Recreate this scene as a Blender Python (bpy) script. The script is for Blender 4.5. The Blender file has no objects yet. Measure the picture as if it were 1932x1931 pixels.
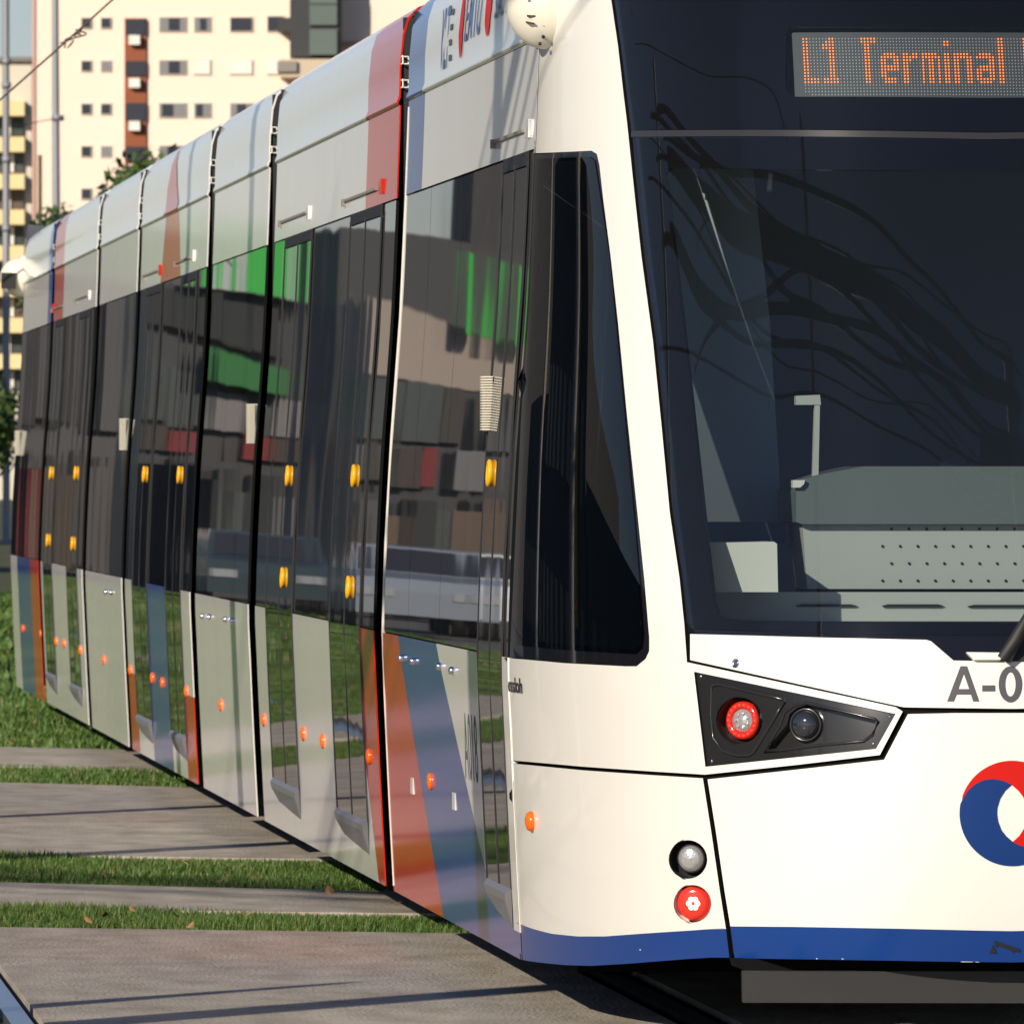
import bpy, bmesh, math, random, bisect
from mathutils import Vector, Matrix
from mathutils.geometry import tessellate_polygon
random.seed(7)
S = bpy.context.scene
COL = S.collection
R = math.radians

# ------------------------------------------------------------------ camera geometry (tram-aligned world, metres)
F, U0, VH, TH = 19240.0, 966.0, 896.0, math.atan(1668/19240)
CAM = Vector((-4.165, 0.0, 1.75))
FW = Vector((math.sin(TH), math.cos(TH), 0)); RT = Vector((math.cos(TH), -math.sin(TH), 0)); UP = Vector((0, 0, 1))
def ray(u, v): return FW + RT*((u-U0)/F) + UP*((VH-v)/F)
def proj(p):
    d = Vector(p)-CAM; z = d.dot(FW)
    return U0+F*d.dot(RT)/z, VH-F*d.z/z
def ground(u, v, z=0.0):
    r = ray(u, v); return CAM + r*((z-CAM.z)/r.z)
def atdepth(u, v, d): return CAM + ray(u, v)*d
def aty(u, v, y): r = ray(u, v); return CAM + r*(y/r.y)

def smooth_interp(tab):
    xs = [a for a, b in tab]; ys = [b for a, b in tab]; n = len(xs)
    m = []
    for i in range(n):
        if i == 0: m.append((ys[1]-ys[0])/(xs[1]-xs[0]))
        elif i == n-1: m.append((ys[-1]-ys[-2])/(xs[-1]-xs[-2]))
        else: m.append((ys[i+1]-ys[i-1])/(xs[i+1]-xs[i-1]))
    def f(x):
        if x <= xs[0]: return ys[0]+m[0]*(x-xs[0])
        if x >= xs[-1]: return ys[-1]+m[-1]*(x-xs[-1])
        i = bisect.bisect_right(xs,x)-1
        h = xs[i+1]-xs[i]; t = (x-xs[i])/h
        return ((2*t**3-3*t*t+1)*ys[i]+(t**3-2*t*t+t)*h*m[i]+(-2*t**3+3*t*t)*ys[i+1]+(t**3-t*t)*h*m[i+1])
    return f

# ------------------------------------------------------------------ tram surfaces
XW = smooth_interp([(.15,1.277),(.55,1.298),(.9,1.314),(1.16,1.323),(1.75,1.299),(2.35,1.256),(2.8,1.235),(3.16,1.222),(3.32,1.221),(3.44,1.209)])
YC = 32.93
def wall_pt(y, z, off=0.0): return Vector((-(XW(z)+off), y, z))
def wall_n(y, z):
    d = (XW(z+.01)-XW(z-.01))/.02
    return Vector((-1, 0, -d)).normalized()
def wall_inv(u, v):
    z = 1.75
    for _ in range(12):
        r = ray(u, v); t = (-XW(z)-CAM.x)/r.x; p = CAM+r*t; z = p.z
    return (p.y, z)
# plan of the nose: a smooth superellipse; half width 1.323 m, 2.40 m long
PA,PD,PP,PQ=1.323,2.40,2.8,1.7
PL=[(x,PD*(1-(x/PA)**PP)**(1/PQ)) for x in [1.10*i/110 for i in range(111)]]
d_=PL[-1][1]
PL+=[(PA*(1-(d/PD)**PQ)**(1/PP),d) for d in [d_*(1-i/90) for i in range(1,91)]]
_s=[0.0]
for i in range(1,len(PL)): _s.append(_s[-1]+math.hypot(PL[i][0]-PL[i-1][0],PL[i][1]-PL[i-1][1]))
LS=_s[-1]
ext=[(-_s[2],-PL[2][0],PL[2][1]),(-_s[1],-PL[1][0],PL[1][1])]+[(_s[i],PL[i][0],PL[i][1]) for i in range(len(PL))]+[(LS+.02,PA,-.02),(LS+.5,PA,-.5)]
XP=smooth_interp([(a,b) for a,b,c in ext]); DP=smooth_interp([(a,c) for a,b,c in ext])
def KZ(z): return 1-.16*.12*math.log(1+math.exp((z-1.12)/.12))-.25*max(0,z-2.9)**3-.14*max(0,.7-z)**2
def nose_pt0(s,z):
    a=abs(s); x=XP(a)*XW(z)/1.323
    return Vector((-x if s>=0 else x, YC-DP(a)*KZ(z), z))
def nose_n(s,z):
    e=.004
    ds=nose_pt0(s+e,z)-nose_pt0(s-e,z); dz=nose_pt0(s,z+e)-nose_pt0(s,z-e)
    n=ds.cross(dz); n.normalize()
    return n if n.y<0 or (abs(n.y)<1e-3 and n.x<0) or (s>0 and n.x<0 and abs(s)>LS-.3) else -n
def nose_pt(s,z,off=0.0):
    p=nose_pt0(s,z)
    return p+nose_n(s,z)*off if off else p
def nose_inv(u,v):
    def zz(s):
        z=1.75
        for _ in range(8):
            p=nose_pt0(s,z); d=(p-CAM).dot(FW); z=CAM.z-(v-VH)*d/F
        return z
    lo,hi=-.9,LS+.15
    for _ in range(40):
        m=(lo+hi)/2; z=zz(m)
        if proj(nose_pt0(m,z))[0]>u: lo=m
        else: hi=m
    return (m,zz(m))
def dens(pts,step,closed=True):
    out=[]; n=len(pts)
    for i in range(n if closed else n-1):
        a=pts[i]; b=pts[(i+1)%n]
        k=max(1,int(math.hypot(a[0]-b[0],a[1]-b[1])/step))
        for j in range(k): out.append((a[0]+(b[0]-a[0])*j/k,a[1]+(b[1]-a[1])*j/k))
    if not closed: out.append(pts[-1])
    return out
def npx(pts,closed=True): return [nose_inv(u,v) for u,v in dens(pts,30,closed)]
def nopen(pts): return npx(pts,False)
def wpx(pts): return [wall_inv(u,v) for u,v in pts]
def sym(half): return half+[(-s,z) for s,z in reversed(half) if abs(s)>1e-5]
def circ_px(cu,cv,ru,rv=None,n=28):
    rv=rv or ru
    return [(cu+ru*math.cos(2*math.pi*i/n),cv+rv*math.sin(2*math.pi*i/n)) for i in range(n)]

# ------------------------------------------------------------------ materials
def mat(name,color,rough=.5,metal=0.0,coat=0.0,emit=None,es=1.0,ior=1.5,noise=None,bump=None,spec=None):
    m=bpy.data.materials.new(name); m.use_nodes=True
    nt=m.node_tree; b=nt.nodes['Principled BSDF']
    b.inputs['Base Color'].default_value=(*color,1); b.inputs['Roughness'].default_value=rough
    b.inputs['Metallic'].default_value=metal; b.inputs['Coat Weight'].default_value=coat; b.inputs['IOR'].default_value=ior
    b.inputs['Coat Roughness'].default_value=.04
    if spec is not None: b.inputs['Specular IOR Level'].default_value=spec
    if emit: b.inputs['Emission Color'].default_value=(*emit,1); b.inputs['Emission Strength'].default_value=es
    if noise:  # (scale(xyz), amount, second colour, detail)
        sc,amt,c2,det=noise
        tc=nt.nodes.new('ShaderNodeTexCoord'); mp=nt.nodes.new('ShaderNodeMapping'); mp.inputs['Scale'].default_value=sc
        nz=nt.nodes.new('ShaderNodeTexNoise'); nz.inputs['Scale'].default_value=1; nz.inputs['Detail'].default_value=det
        rp=nt.nodes.new('ShaderNodeMapRange'); rp.inputs[1].default_value=.35; rp.inputs[2].default_value=.7; rp.inputs[4].default_value=amt
        mx=nt.nodes.new('ShaderNodeMix'); mx.data_type='RGBA'
        mx.inputs[6].default_value=(*color,1); mx.inputs[7].default_value=(*c2,1)
        nt.links.new(tc.outputs['Object'],mp.inputs[0]); nt.links.new(mp.outputs[0],nz.inputs['Vector'])
        nt.links.new(nz.outputs[0],rp.inputs[0]); nt.links.new(rp.outputs[0],mx.inputs[0]); nt.links.new(mx.outputs[2],b.inputs['Base Color'])
    if bump:
        sc,st,det=bump
        tc=nt.nodes.new('ShaderNodeTexCoord'); mp=nt.nodes.new('ShaderNodeMapping'); mp.inputs['Scale'].default_value=sc
        nz=nt.nodes.new('ShaderNodeTexNoise'); nz.inputs['Scale'].default_value=1; nz.inputs['Detail'].default_value=det
        bp=nt.nodes.new('ShaderNodeBump'); bp.inputs['Strength'].default_value=1; bp.inputs['Distance'].default_value=st
        nt.links.new(tc.outputs['Object'],mp.inputs[0]); nt.links.new(mp.outputs[0],nz.inputs['Vector'])
        nt.links.new(nz.outputs[0],bp.inputs['Height']); nt.links.new(bp.outputs[0],b.inputs['Normal'])
    return m
def glass(name,tint,ior=1.5,dust_haze=0.0):
    m=bpy.data.materials.new(name); m.use_nodes=True; nt=m.node_tree; nt.nodes.clear()
    o=nt.nodes.new('ShaderNodeOutputMaterial'); mx=nt.nodes.new('ShaderNodeMixShader'); fr=nt.nodes.new('ShaderNodeFresnel'); fr.inputs[0].default_value=ior
    t=nt.nodes.new('ShaderNodeBsdfTransparent'); t.inputs[0].default_value=(*tint,1)
    g=nt.nodes.new('ShaderNodeBsdfGlossy'); g.inputs['Roughness'].default_value=.0
    df=nt.nodes.new('ShaderNodeBsdfDiffuse'); df.inputs[0].default_value=(.7,.68,.62,1); dm=nt.nodes.new('ShaderNodeMixShader'); dm.inputs[0].default_value=dust_haze  # thin diffuse film mixed in to lighten the glass with a painted haze
    nt.links.new(t.outputs[0],dm.inputs[1]); nt.links.new(df.outputs[0],dm.inputs[2])
    nt.links.new(fr.outputs[0],mx.inputs[0]); nt.links.new(dm.outputs[0],mx.inputs[1]); nt.links.new(g.outputs[0],mx.inputs[2]); nt.links.new(mx.outputs[0],o.inputs[0])
    return m
M={}
M['white']=mat('white_paint',(.80,.78,.72),.28,coat=.5,noise=((.9,.9,6),.10,(.70,.67,.58),4))
M['side_white']=mat('side_white_paint',(.74,.73,.71),.10,ior=1.42,noise=((2,3,.6),.16,(.62,.60,.55),5))
M['red']=mat('red_paint',(.52,.022,.010),.1,ior=1.28,noise=((2,3,.6),.15,(.42,.03,.02),4))
M['blue']=mat('blue_paint',(.008,.043,.21),.22,ior=1.4,noise=((3,3,3),.2,(.014,.05,.2),4))
M['livery_blue']=mat('livery_blue_paint',(.018,.06,.28),.1,ior=1.3)
M['black']=mat('black_rubber',(.012,.012,.013),.6)
M['void']=mat('dark_interior',(.006,.006,.007),.9,spec=.1)
M['frit']=mat('black_glass_border',(.008,.008,.011),.04)
M['sideglass']=mat('tinted_side_glass',(.010,.011,.012),.015,ior=1.33,bump=((1.2,.9,.03),.0012,.6))
M['doorglass']=mat('tinted_door_glass',(.010,.011,.012),.02,ior=1.33,bump=((1.0,1.7,.03),.0009,.8))
M['doorframe']=mat('dark_door_frame',(.03,.03,.032),.25)
M['glass']=glass('windscreen_glass',(.66,.71,.71),dust_haze=.003)
M['cabglass']=glass('cab_side_glass',(.22,.23,.23))
M['clear']=glass('clear_lens',(.9,.9,.9))
M['grey_plastic']=mat('grey_cab_plastic',(.46,.48,.46),.6)
M['teal_plastic']=mat('dark_grey_cab_plastic',(.13,.16,.165),.6)
M['white_plastic']=mat('white_cab_plastic',(.75,.76,.72),.6)
M['cab_wall']=mat('cab_wall_plastic',(.16,.20,.25),.7)
M['blind']=mat('cab_blind_fabric',(.34,.40,.44),.8)
M['housing']=mat('black_headlight_housing',(.018,.018,.019),.22,coat=.3)
M['chrome']=mat('chrome',(.8,.8,.8),.12,metal=1)
M['steel']=mat('worn_steel',(.35,.37,.40),.3,metal=.9)
M['redlens']=mat('red_lens',(.55,.02,.012),.12,emit=(1,.03,.01),es=.03)
M['redbead']=mat('red_lamp_beads',(.85,.10,.06),.1)
M['redlit']=mat('lit_red_lamp',(.55,.03,.02),.15,emit=(1,.05,.02),es=.12)
M['ledwarm']=mat('lit_led_core',(1,.8,.6),.4,emit=(1,.72,.45),es=1.6)
M['clearlamp']=mat('clear_lamp_reflector',(.55,.55,.55),.15,metal=.6,bump=((60,60,60),.003,2))
M['orange']=mat('orange_marker_lens',(.75,.13,.005),.2)
M['yellow']=mat('yellow_button',(.85,.42,.01),.35)
M['grey_text']=mat('grey_lettering',(.075,.073,.085),.5)
M['blk_text']=mat('black_lettering',(.015,.015,.016),.5)
M['logo_red']=mat('emblem_red',(.55,.009,.003),.4,spec=.3)
M['logo_blue']=mat('emblem_blue',(.006,.035,.165),.4,spec=.3)
M['side_text']=mat('side_lettering',(.10,.115,.115),.6,spec=.15)
M['logo_text']=mat('operator_lettering',(.09,.15,.32),.4)
M['plate']=mat('dark_grey_plate',(.02,.02,.021),.6,noise=((3,3,3),.5,(.034,.033,.032),4))
M['step']=mat('door_step_metal',(.16,.16,.17),.45)
M['led_on']=mat('lit_led_dot',(1,.35,.05),.5,emit=(1,.15,.02),es=1.7)
M['led_off']=mat('unlit_led_dot',(.5,.55,.58),.5)
M['led_board']=mat('display_board',(.095,.10,.125),.6)
M['sensor']=mat('cream_housing',(.74,.71,.60),.35)
M['gutter']=mat('shaded_white_gutter',(.22,.21,.17),.5)  # bars are white; the dark tone stands in for their shaded undersides
M['roof']=mat('roof_grey',(.45,.45,.44),.6)

# ------------------------------------------------------------------ object helpers
def link(name,me,parent=None):
    o=bpy.data.objects.new(name,me); COL.objects.link(o)
    if parent is not None:
        o.parent=parent
        if parent.type=='EMPTY' or True:
            o.matrix_parent_inverse=Matrix.Translation(parent.matrix_world.translation).inverted()
    return o
def tag(o,label=None,cat=None,group=None,kind=None):
    if label: o['label']=label
    if cat: o['category']=cat
    if group: o['group']=group
    if kind: o['kind']=kind
    return o
def thing(name,label,cat,loc=(0,0,0),group=None):
    o=bpy.data.objects.new(name,None); COL.objects.link(o); o.location=loc; o.empty_display_size=.2
    bpy.context.view_layer.update()
    return tag(o,label,cat,group)
class MB:
    def __init__(s): s.v=[]; s.f=[]; s.m=[]; s.sm=[]
    def add(s,vs,fs,mi=0,smooth=False):
        b=len(s.v); s.v+= [tuple(v) for v in vs]
        for f in fs: s.f.append([b+i for i in f]); s.m.append(mi); s.sm.append(smooth)
    def box(s,x0,x1,y0,y1,z0,z1,mi=0):
        vs=[(x,y,z) for x in (x0,x1) for y in (y0,y1) for z in (z0,z1)]
        s.add(vs,[(0,1,3,2),(4,6,7,5),(0,4,5,1),(2,3,7,6),(0,2,6,4),(1,5,7,3)],mi)
    def obox(s,o,ax,ay,az,mi=0):
        o=Vector(o); ax=Vector(ax);ay=Vector(ay);az=Vector(az)
        vs=[o+ax*i+ay*j+az*k for i in (-.5,.5) for j in (-.5,.5) for k in (-.5,.5)]
        s.add(vs,[(0,1,3,2),(4,6,7,5),(0,4,5,1),(2,3,7,6),(0,2,6,4),(1,5,7,3)],mi)
    def tube(s,pts,r,n=8,mi=0,smooth=True,cap=True):
        pts=[Vector(p) for p in pts]; rs=r if isinstance(r,(list,tuple)) else [r]*len(pts)
        rings=[]
        for i,p in enumerate(pts):
            d=(pts[min(i+1,len(pts)-1)]-pts[max(i-1,0)]).normalized()
            a=d.cross(Vector((0,0,1)) if abs(d.z)<.95 else Vector((1,0,0))).normalized(); b=d.cross(a)
            rings.append([p+(a*math.cos(2*math.pi*k/n)+b*math.sin(2*math.pi*k/n))*rs[i] for k in range(n)])
        vs=[q for rg in rings for q in rg]; fs=[]
        for i in range(len(pts)-1):
            for k in range(n): fs.append((i*n+k,i*n+(k+1)%n,(i+1)*n+(k+1)%n,(i+1)*n+k))
        s.add(vs,fs,mi,smooth)
        if cap: s.add(rings[0],[tuple(range(n))],mi); s.add(rings[-1],[tuple(range(n))],mi)
    def lathe(s,o,ax,prof,n=28,mi=0,smooth=True):
        o=Vector(o); ax=Vector(ax).normalized(); a=ax.cross(Vector((0,0,1)) if abs(ax.z)<.9 else Vector((1,0,0))).normalized(); b=ax.cross(a)
        vs=[]; fs=[]
        for r,h in prof:
            for k in range(n):
                t=2*math.pi*k/n; vs.append(o+ax*h+(a*math.cos(t)+b*math.sin(t))*r)
        for i in range(len(prof)-1):
            for k in range(n): fs.append((i*n+k,i*n+(k+1)%n,(i+1)*n+(k+1)%n,(i+1)*n+k))
        s.add(vs,fs,mi,smooth)
    def build(s,name,mats,parent=None):
        me=bpy.data.meshes.new(name); me.from_pydata(s.v,[],s.f)
        for m in (mats if isinstance(mats,(list,tuple)) else [mats]): me.materials.append(m)
        for i,p in enumerate(me.polygons): p.material_index=s.m[i]; p.use_smooth=s.sm[i]
        bm=bmesh.new(); bm.from_mesh(me); bmesh.ops.recalc_face_normals(bm,faces=bm.faces); bm.to_mesh(me); bm.free()
        me.update(); return link(name,me,parent)

def patch(name,zones,ptf,nf,mats,parent,gs=.07,gz=.07,thick=.012,off=0.0,cuts=(),matfn=None,bow=None,rim=None):
    """a sheet on a curved surface: zones=[(outer,holes,material index)] in surface coordinates"""
    V=[];FC=[];MI=[];NN=[];SMO=[]
    for outer,holes,mi in zones:
        loops=[[Vector((a,b,0)) for a,b in outer]]+[[Vector((a,b,0)) for a,b in h] for h in holes]
        flat=[p for l in loops for p in l]
        bm=bmesh.new(); bv=[bm.verts.new(p) for p in flat]
        for t in tessellate_polygon(loops):
            try: bm.faces.new([bv[i] for i in t])
            except ValueError: pass
        bmesh.ops.remove_doubles(bm,verts=bm.verts,dist=1e-5)
        lo=[min(p[i] for p in flat) for i in (0,1)]; hi=[max(p[i] for p in flat) for i in (0,1)]
        lines=[(Vector((a,b,0)),Vector((b2-b,a-a2,0))) for (a,b),(a2,b2) in cuts]
        for ax,g in ((0,gs),(1,gz)):
            if not g: continue
            k=math.ceil(lo[ax]/g-.37+1e-6)
            while (k+.37)*g<hi[ax]-1e-6:
                c=Vector((0,0,0)); c[ax]=k*g+.37*g; n=Vector((0,0,0)); n[ax]=1; lines.append((c,n)); k+=1
        for c,n in lines:
            bmesh.ops.bisect_plane(bm,geom=bm.verts[:]+bm.edges[:]+bm.faces[:],dist=1e-7,plane_co=c,plane_no=n)
        base=len(V); bm.verts.index_update(); bm.verts.ensure_lookup_table()
        for v in bm.verts:
            o=off+(bow(v.co.x,v.co.y) if bow else 0)
            V.append(ptf(v.co.x,v.co.y,o)); NN.append(nf(v.co.x,v.co.y))
        P2=[v.co.copy() for v in bm.verts]
        for f in bm.faces:
            idx=[v.index for v in f.verts]
            a,b,c=[V[base+i] for i in idx[:3]]
            n=Vector((0,0,0))
            for i in range(len(idx)): n+=V[base+idx[i]].cross(V[base+idx[(i+1)%len(idx)]])
            if n.dot(NN[base+idx[0]])<0: idx.reverse()
            c2=f.calc_center_median()
            FC.append([base+i for i in idx]); MI.append(matfn(c2.x,c2.y) if matfn else mi); SMO.append(True)
        if thick:
            for e in bm.edges:
                if len(e.link_faces)==1:
                    i,j=e.verts[0].index,e.verts[1].index
                    fc=e.link_faces[0].calc_center_median()
                    p,q=V[base+i],V[base+j]; ni,nj=NN[base+i],NN[base+j]
                    quad=[p,q,q-nj*thick,p-ni*thick]
                    n=(quad[1]-quad[0]).cross(quad[3]-quad[0]); n=n.normalized() if n.length>1e-12 else Vector((0,0,1))
                    inn=ptf(fc.x,fc.y,off)-(p+q)/2
                    if n.dot(inn)>0: quad.reverse(); n=-n
                    b2=len(V); V+=quad; NN+=[n]*4; FC.append([b2,b2+1,b2+2,b2+3]); SMO.append(True)
                    MI.append(rim if rim is not None else (matfn(fc.x,fc.y) if matfn else mi))
        bm.free()
    me=bpy.data.meshes.new(name); me.from_pydata([tuple(v) for v in V],[],FC)
    for m in (mats if isinstance(mats,(list,tuple)) else [mats]): me.materials.append(m)
    for i,p in enumerate(me.polygons): p.material_index=MI[i]; p.use_smooth=True
    me.update()
    if bow is None: me.normals_split_custom_set_from_vertices([tuple(n) for n in NN])
    return link(name,me,parent)
def npatch(name,zones,mats,parent,**k): return patch(name,zones,nose_pt,nose_n,mats,parent,**k)
def wrect(y0,y1,z0,z1): return [(y0,z0),(y1,z0),(y1,z1),(y0,z1)]
def wpatch(name,zones,mats,parent,**k):
    k.setdefault('gs',0); k.setdefault('gz',.08); return patch(name,zones,wall_pt,wall_n,mats,parent,**k)
def text2d(body,size_w,size_h,bold=0.0):
    """flat letter triangles in a unit box scaled to (w,h); returns verts2d, faces"""
    cu=bpy.data.curves.new('lettering','FONT'); cu.body=body; cu.size=1; cu.offset=bold; cu.resolution_u=4
    o=bpy.data.objects.new('lettering',cu); COL.objects.link(o); bpy.context.view_layer.update()
    dg=bpy.context.evaluated_depsgraph_get(); me=bpy.data.meshes.new_from_object(o.evaluated_get(dg))
    vs=[(v.co.x,v.co.y) for v in me.vertices]; fs=[list(p.vertices) for p in me.polygons]
    bpy.data.objects.remove(o); bpy.data.curves.remove(cu); bpy.data.meshes.remove(me)
    x0=min(a for a,b in vs);x1=max(a for a,b in vs);y0=min(b for a,b in vs);y1=max(b for a,b in vs)
    return [((a-x0)/(x1-x0)*size_w,(b-y0)/(y1-y0)*size_h) for a,b in vs],fs
def mapped(name,vs,fs,fn,m,parent):
    me=bpy.data.meshes.new(name); me.from_pydata([tuple(fn(a,b)) for a,b in vs],[],fs); me.materials.append(m)
    me.update(); return link(name,me,parent)

# ================================================================== TRAM
tram=thing('tram','long low floor tram, white with red and blue stripes and dark windows, on the track','tram',(0,YC,0))
WZ,TZ,GZ,BZ=1.158,2.805,3.165,.178      # waist, window top, roof groove, skirt bottom
def ywaist(u): return wall_inv(u,VH+ (u+702)*.2087)[0]
# ---- joint positions along the side (front edge, rear edge of each section)
J=[(721,704.5),(481,467),(368,357),(235.5,228.5),(161,154),(76.5,71)]
front=[YC]+[ywaist(b) for a,b in J]; rear=[ywaist(a) for a,b in J]+[ywaist(20)]
roofprof=[(1.222,3.165),(1.233,3.170),(1.233,3.178),(1.224,3.20),(1.222,3.31),(1.21,3.436),(1.19,3.50),(1.15,3.54),(1.08,3.565),(.95,3.59)]
def strip(mb,y0,y1,prof,mi=0,lip=.007):
    """roof fairing: profile swept from y0 to y1 with its end edge turned in"""
    n=len(prof); vs=[(-x,y,z) for y in (y0,y1) for x,z in prof]+[(-x+lip,y,z-.006) for y in (y0,y1) for x,z in prof]
    fs=[(i,i+1,n+i+1,n+i) for i in range(n-1)]
    mb.add(vs[:2*n],fs,mi,True)
    mb.add([vs[i] for i in range(n)]+[vs[2*n+i] for i in range(n)],[(i,i+1,n+i+1,n+i) for i in range(n-1)],mi)
    mb.add([vs[n+i] for i in range(n)]+[vs[3*n+i] for i in range(n)],[(i,i+1,n+i+1,n+i) for i in range(n-1)],mi)

def L(a,b): return (wall_inv(*a),wall_inv(*b))
def side_of(l,y,z): (a,b),(c,d)=l; return (c-a)*(z-b)-(d-b)*(y-a)
secs=[]
paintmats=[M['side_white'],M['red'],M['livery_blue'],M['blue']]
def section(i,label,skirt_cuts,skirt_fn,upper_cuts,upper_fn,doors,panes):
    y0,y1=front[i],rear[i]
    mb=MB()
    core0=y0+.03 if i else 34.2
    mb.box(-1.19,1.19,core0,y1-.03,.24,3.2); mb.box(-1.0,1.0,core0,y1-.03,3.2,3.52)
    sec=mb.build('body_section',M['void'],tram); sec['label']=label
    wpatch('skirt_panel',[(wrect(y0+.004,y1-.004,BZ,WZ-.003),[],0)],paintmats,sec,cuts=skirt_cuts,matfn=skirt_fn,thick=.006)
    wpatch('cantrail_panel',[(wrect(y0+.004,y1-.004,TZ+.003,GZ-.002),[],0)],paintmats,sec,cuts=upper_cuts,matfn=upper_fn,thick=.006)
    # roof fairing in painted lengths
    mb=MB(); ys=sorted({y0+.01,y1-.01}|{c[0][0] for c in upper_cuts if abs(c[0][0]-c[1][0])<.02 and y0<c[0][0]<y1})
    for a,b in zip(ys,ys[1:]): strip(mb,a,b,roofprof,0 if i==3 else upper_fn((a+b)/2,3.3))
    if i==3:   # tall pointed stripe reaches up on to the roof of the middle section
        pass
    mb.build('roof_fairing',paintmats,sec)
    mb=MB(); mb.box(-.96,.96,y0+.05,y1-.05,3.53,3.585); mb.build('roof_deck',M['roof'],sec)
    wp=[(1.225,3.165),(1.222,3.31),(1.21,3.436),(1.15,3.54),(.95,3.59)]
    mb=MB(); n=7; zz=[BZ,.6,WZ,1.75,2.35,TZ,GZ]
    vs=[(XW(z),y,z) for y in (y0,y1) for z in zz]+[(x,y,z) for y in (y0,y1) for x,z in wp]
    mb.add(vs[:14],[(k,k+1,k+8,k+7) for k in range(6)],0,True); mb.add(vs[14:],[(k,k+1,k+6,k+5) for k in range(4)],0,True)
    mb.build('far_side_wall',M['side_white'],sec)
    # end frames (dark rubber)
    for y in ((y0,) if i==6 else (y1,) if i==0 else (y0,y1)):
        s=1 if y==y0 else -1; mb=MB()
        mb.box(-1.205,1.205,min(y+.012*s,y+.06*s),max(y+.012*s,y+.06*s),.24,3.5)
        mb.build('end_frame',M['black'],sec)
    # glazing between doors
    brk=sorted([y0+.03]+panes+[y1-.03])
    for a,b in zip(brk,brk[1:]):
        if any(a>=d0-.02 and b<=d1+.02 for d0,d1 in doors) or b-a<.05: continue
        tilt=random.uniform(-.0016,.0016); yc=(a+b)/2
        wpatch('side_window',[(wrect(a+.005,b-.005,WZ+.002,TZ-.004),[],0)],M['sideglass'],sec,gz=.06,thick=.012,off=-.002,bow=None)
    for d0,d1 in doors:
        mid=(d0+d1)/2
        for a,b in ((d0,mid),(mid,d1)) if d1-d0>.9 else ((d0,d1),):
            wpatch('door_leaf',[(wrect(a+.012,b-.012,.40,TZ-.05),[],0)],[M['doorglass']],sec,gz=.06,thick=.01,off=.004)
        for y in (d0,mid,d1) if d1-d0>.9 else (d0,d1):
            mb=MB(); zz=[.40,.8,WZ,1.5,1.95,2.4,TZ-.03]; n=len(zz)
            vs=[wall_pt(y+sy*.007,z,o) for z in zz for o in (.0,.007) for sy in (-1,1)]
            for k in range(n-1):
                b=4*k; mb.add(vs[b:b+8],[(2,3,7,6),(0,2,6,4),(1,5,7,3)],0)
            mb.build('door_post',M['doorframe'],sec)
        mb=MB(); x=XW(.4)
        mb.add([(-x-.004,d0,.40),(-x-.004,d1,.40),(-x-.022,d0+.04,.385),(-x-.022,d1-.08,.385),(-x-.020,d0+.05,.36),(-x-.020,d1-.12,.36),(-x+.006,d0+.06,.27),(-x+.006,d1-.3,.30)],
               [(0,1,3,2),(2,3,5,4),(4,5,7,6),(0,2,4,6),(1,7,5,3)],0)
        mb.build('door_step',M['step'],sec)
        mb=MB()
        vs=[wall_pt(y,z,o) for y in (d0,d1) for z in (TZ-.045,TZ+.0) for o in (0,.006)]
        mb.add(vs,[(0,1,3,2),(4,6,7,5),(1,5,7,3),(0,4,5,1),(2,3,7,6)],0); mb.build('door_header',M['black'],sec)
    secs.append(sec); return sec
def vline(u,v=1120): y=wall_inv(u,v)[0]; return ((y,0),(y,4))
def yv(u,v): return wall_inv(u,v)[0]

# section 0: cab section
rb=L((750,1197),(836,1726)); bw=L((823,1216),(918,1650))
yb=yv(798,300); yred=yv(747,1300)
def sk0(y,z): return 2 if z<.40 and side_of(rb,y,z)*side_of(rb,40,.3)<=0 else 1 if side_of(rb,y,z)*side_of(rb,40,.3)>0 else (2 if side_of(bw,y,z)*side_of(bw,40,.3)>0 else 0)
def up0(y,z): return 2 if y>yb else 0
d0=(yv(948.5,1236)+.005,yv(903,1228))
section(0,'front section behind the cab with blue and red wedges',[rb,bw,((0,.40),(1,.40))],sk0,[((yb,0),(yb,4))],up0,[d0],[d0[0],d0[1],yv(828,1150),yv(770,1130)])
# section 1
yr=yv(692,330); rl=L((678,1187),(699,1540)); rl2=L((690,1440),(714,1655))
def sk1(y,z): return 1 if y<rl[0][0] and side_of(rl2,y,z)*side_of(rl2,37,1.)>0 else 0
def up1(y,z): return 1 if y<yr else 0
D1=[(yv(680,1180),yv(623,1170)),(yv(552,1155),yv(503,1145))]
section(1,'second section with a red front edge and two double doors',[vline(678,1187),rl2],sk1,[((yr,0),(yr,4))],up1,D1,[x for d in D1 for x in d])
def none(y,z): return 0
section(2,'short section without doors',[],none,[],none,[],[yv(440,1130),yv(400,1125)])
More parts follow.
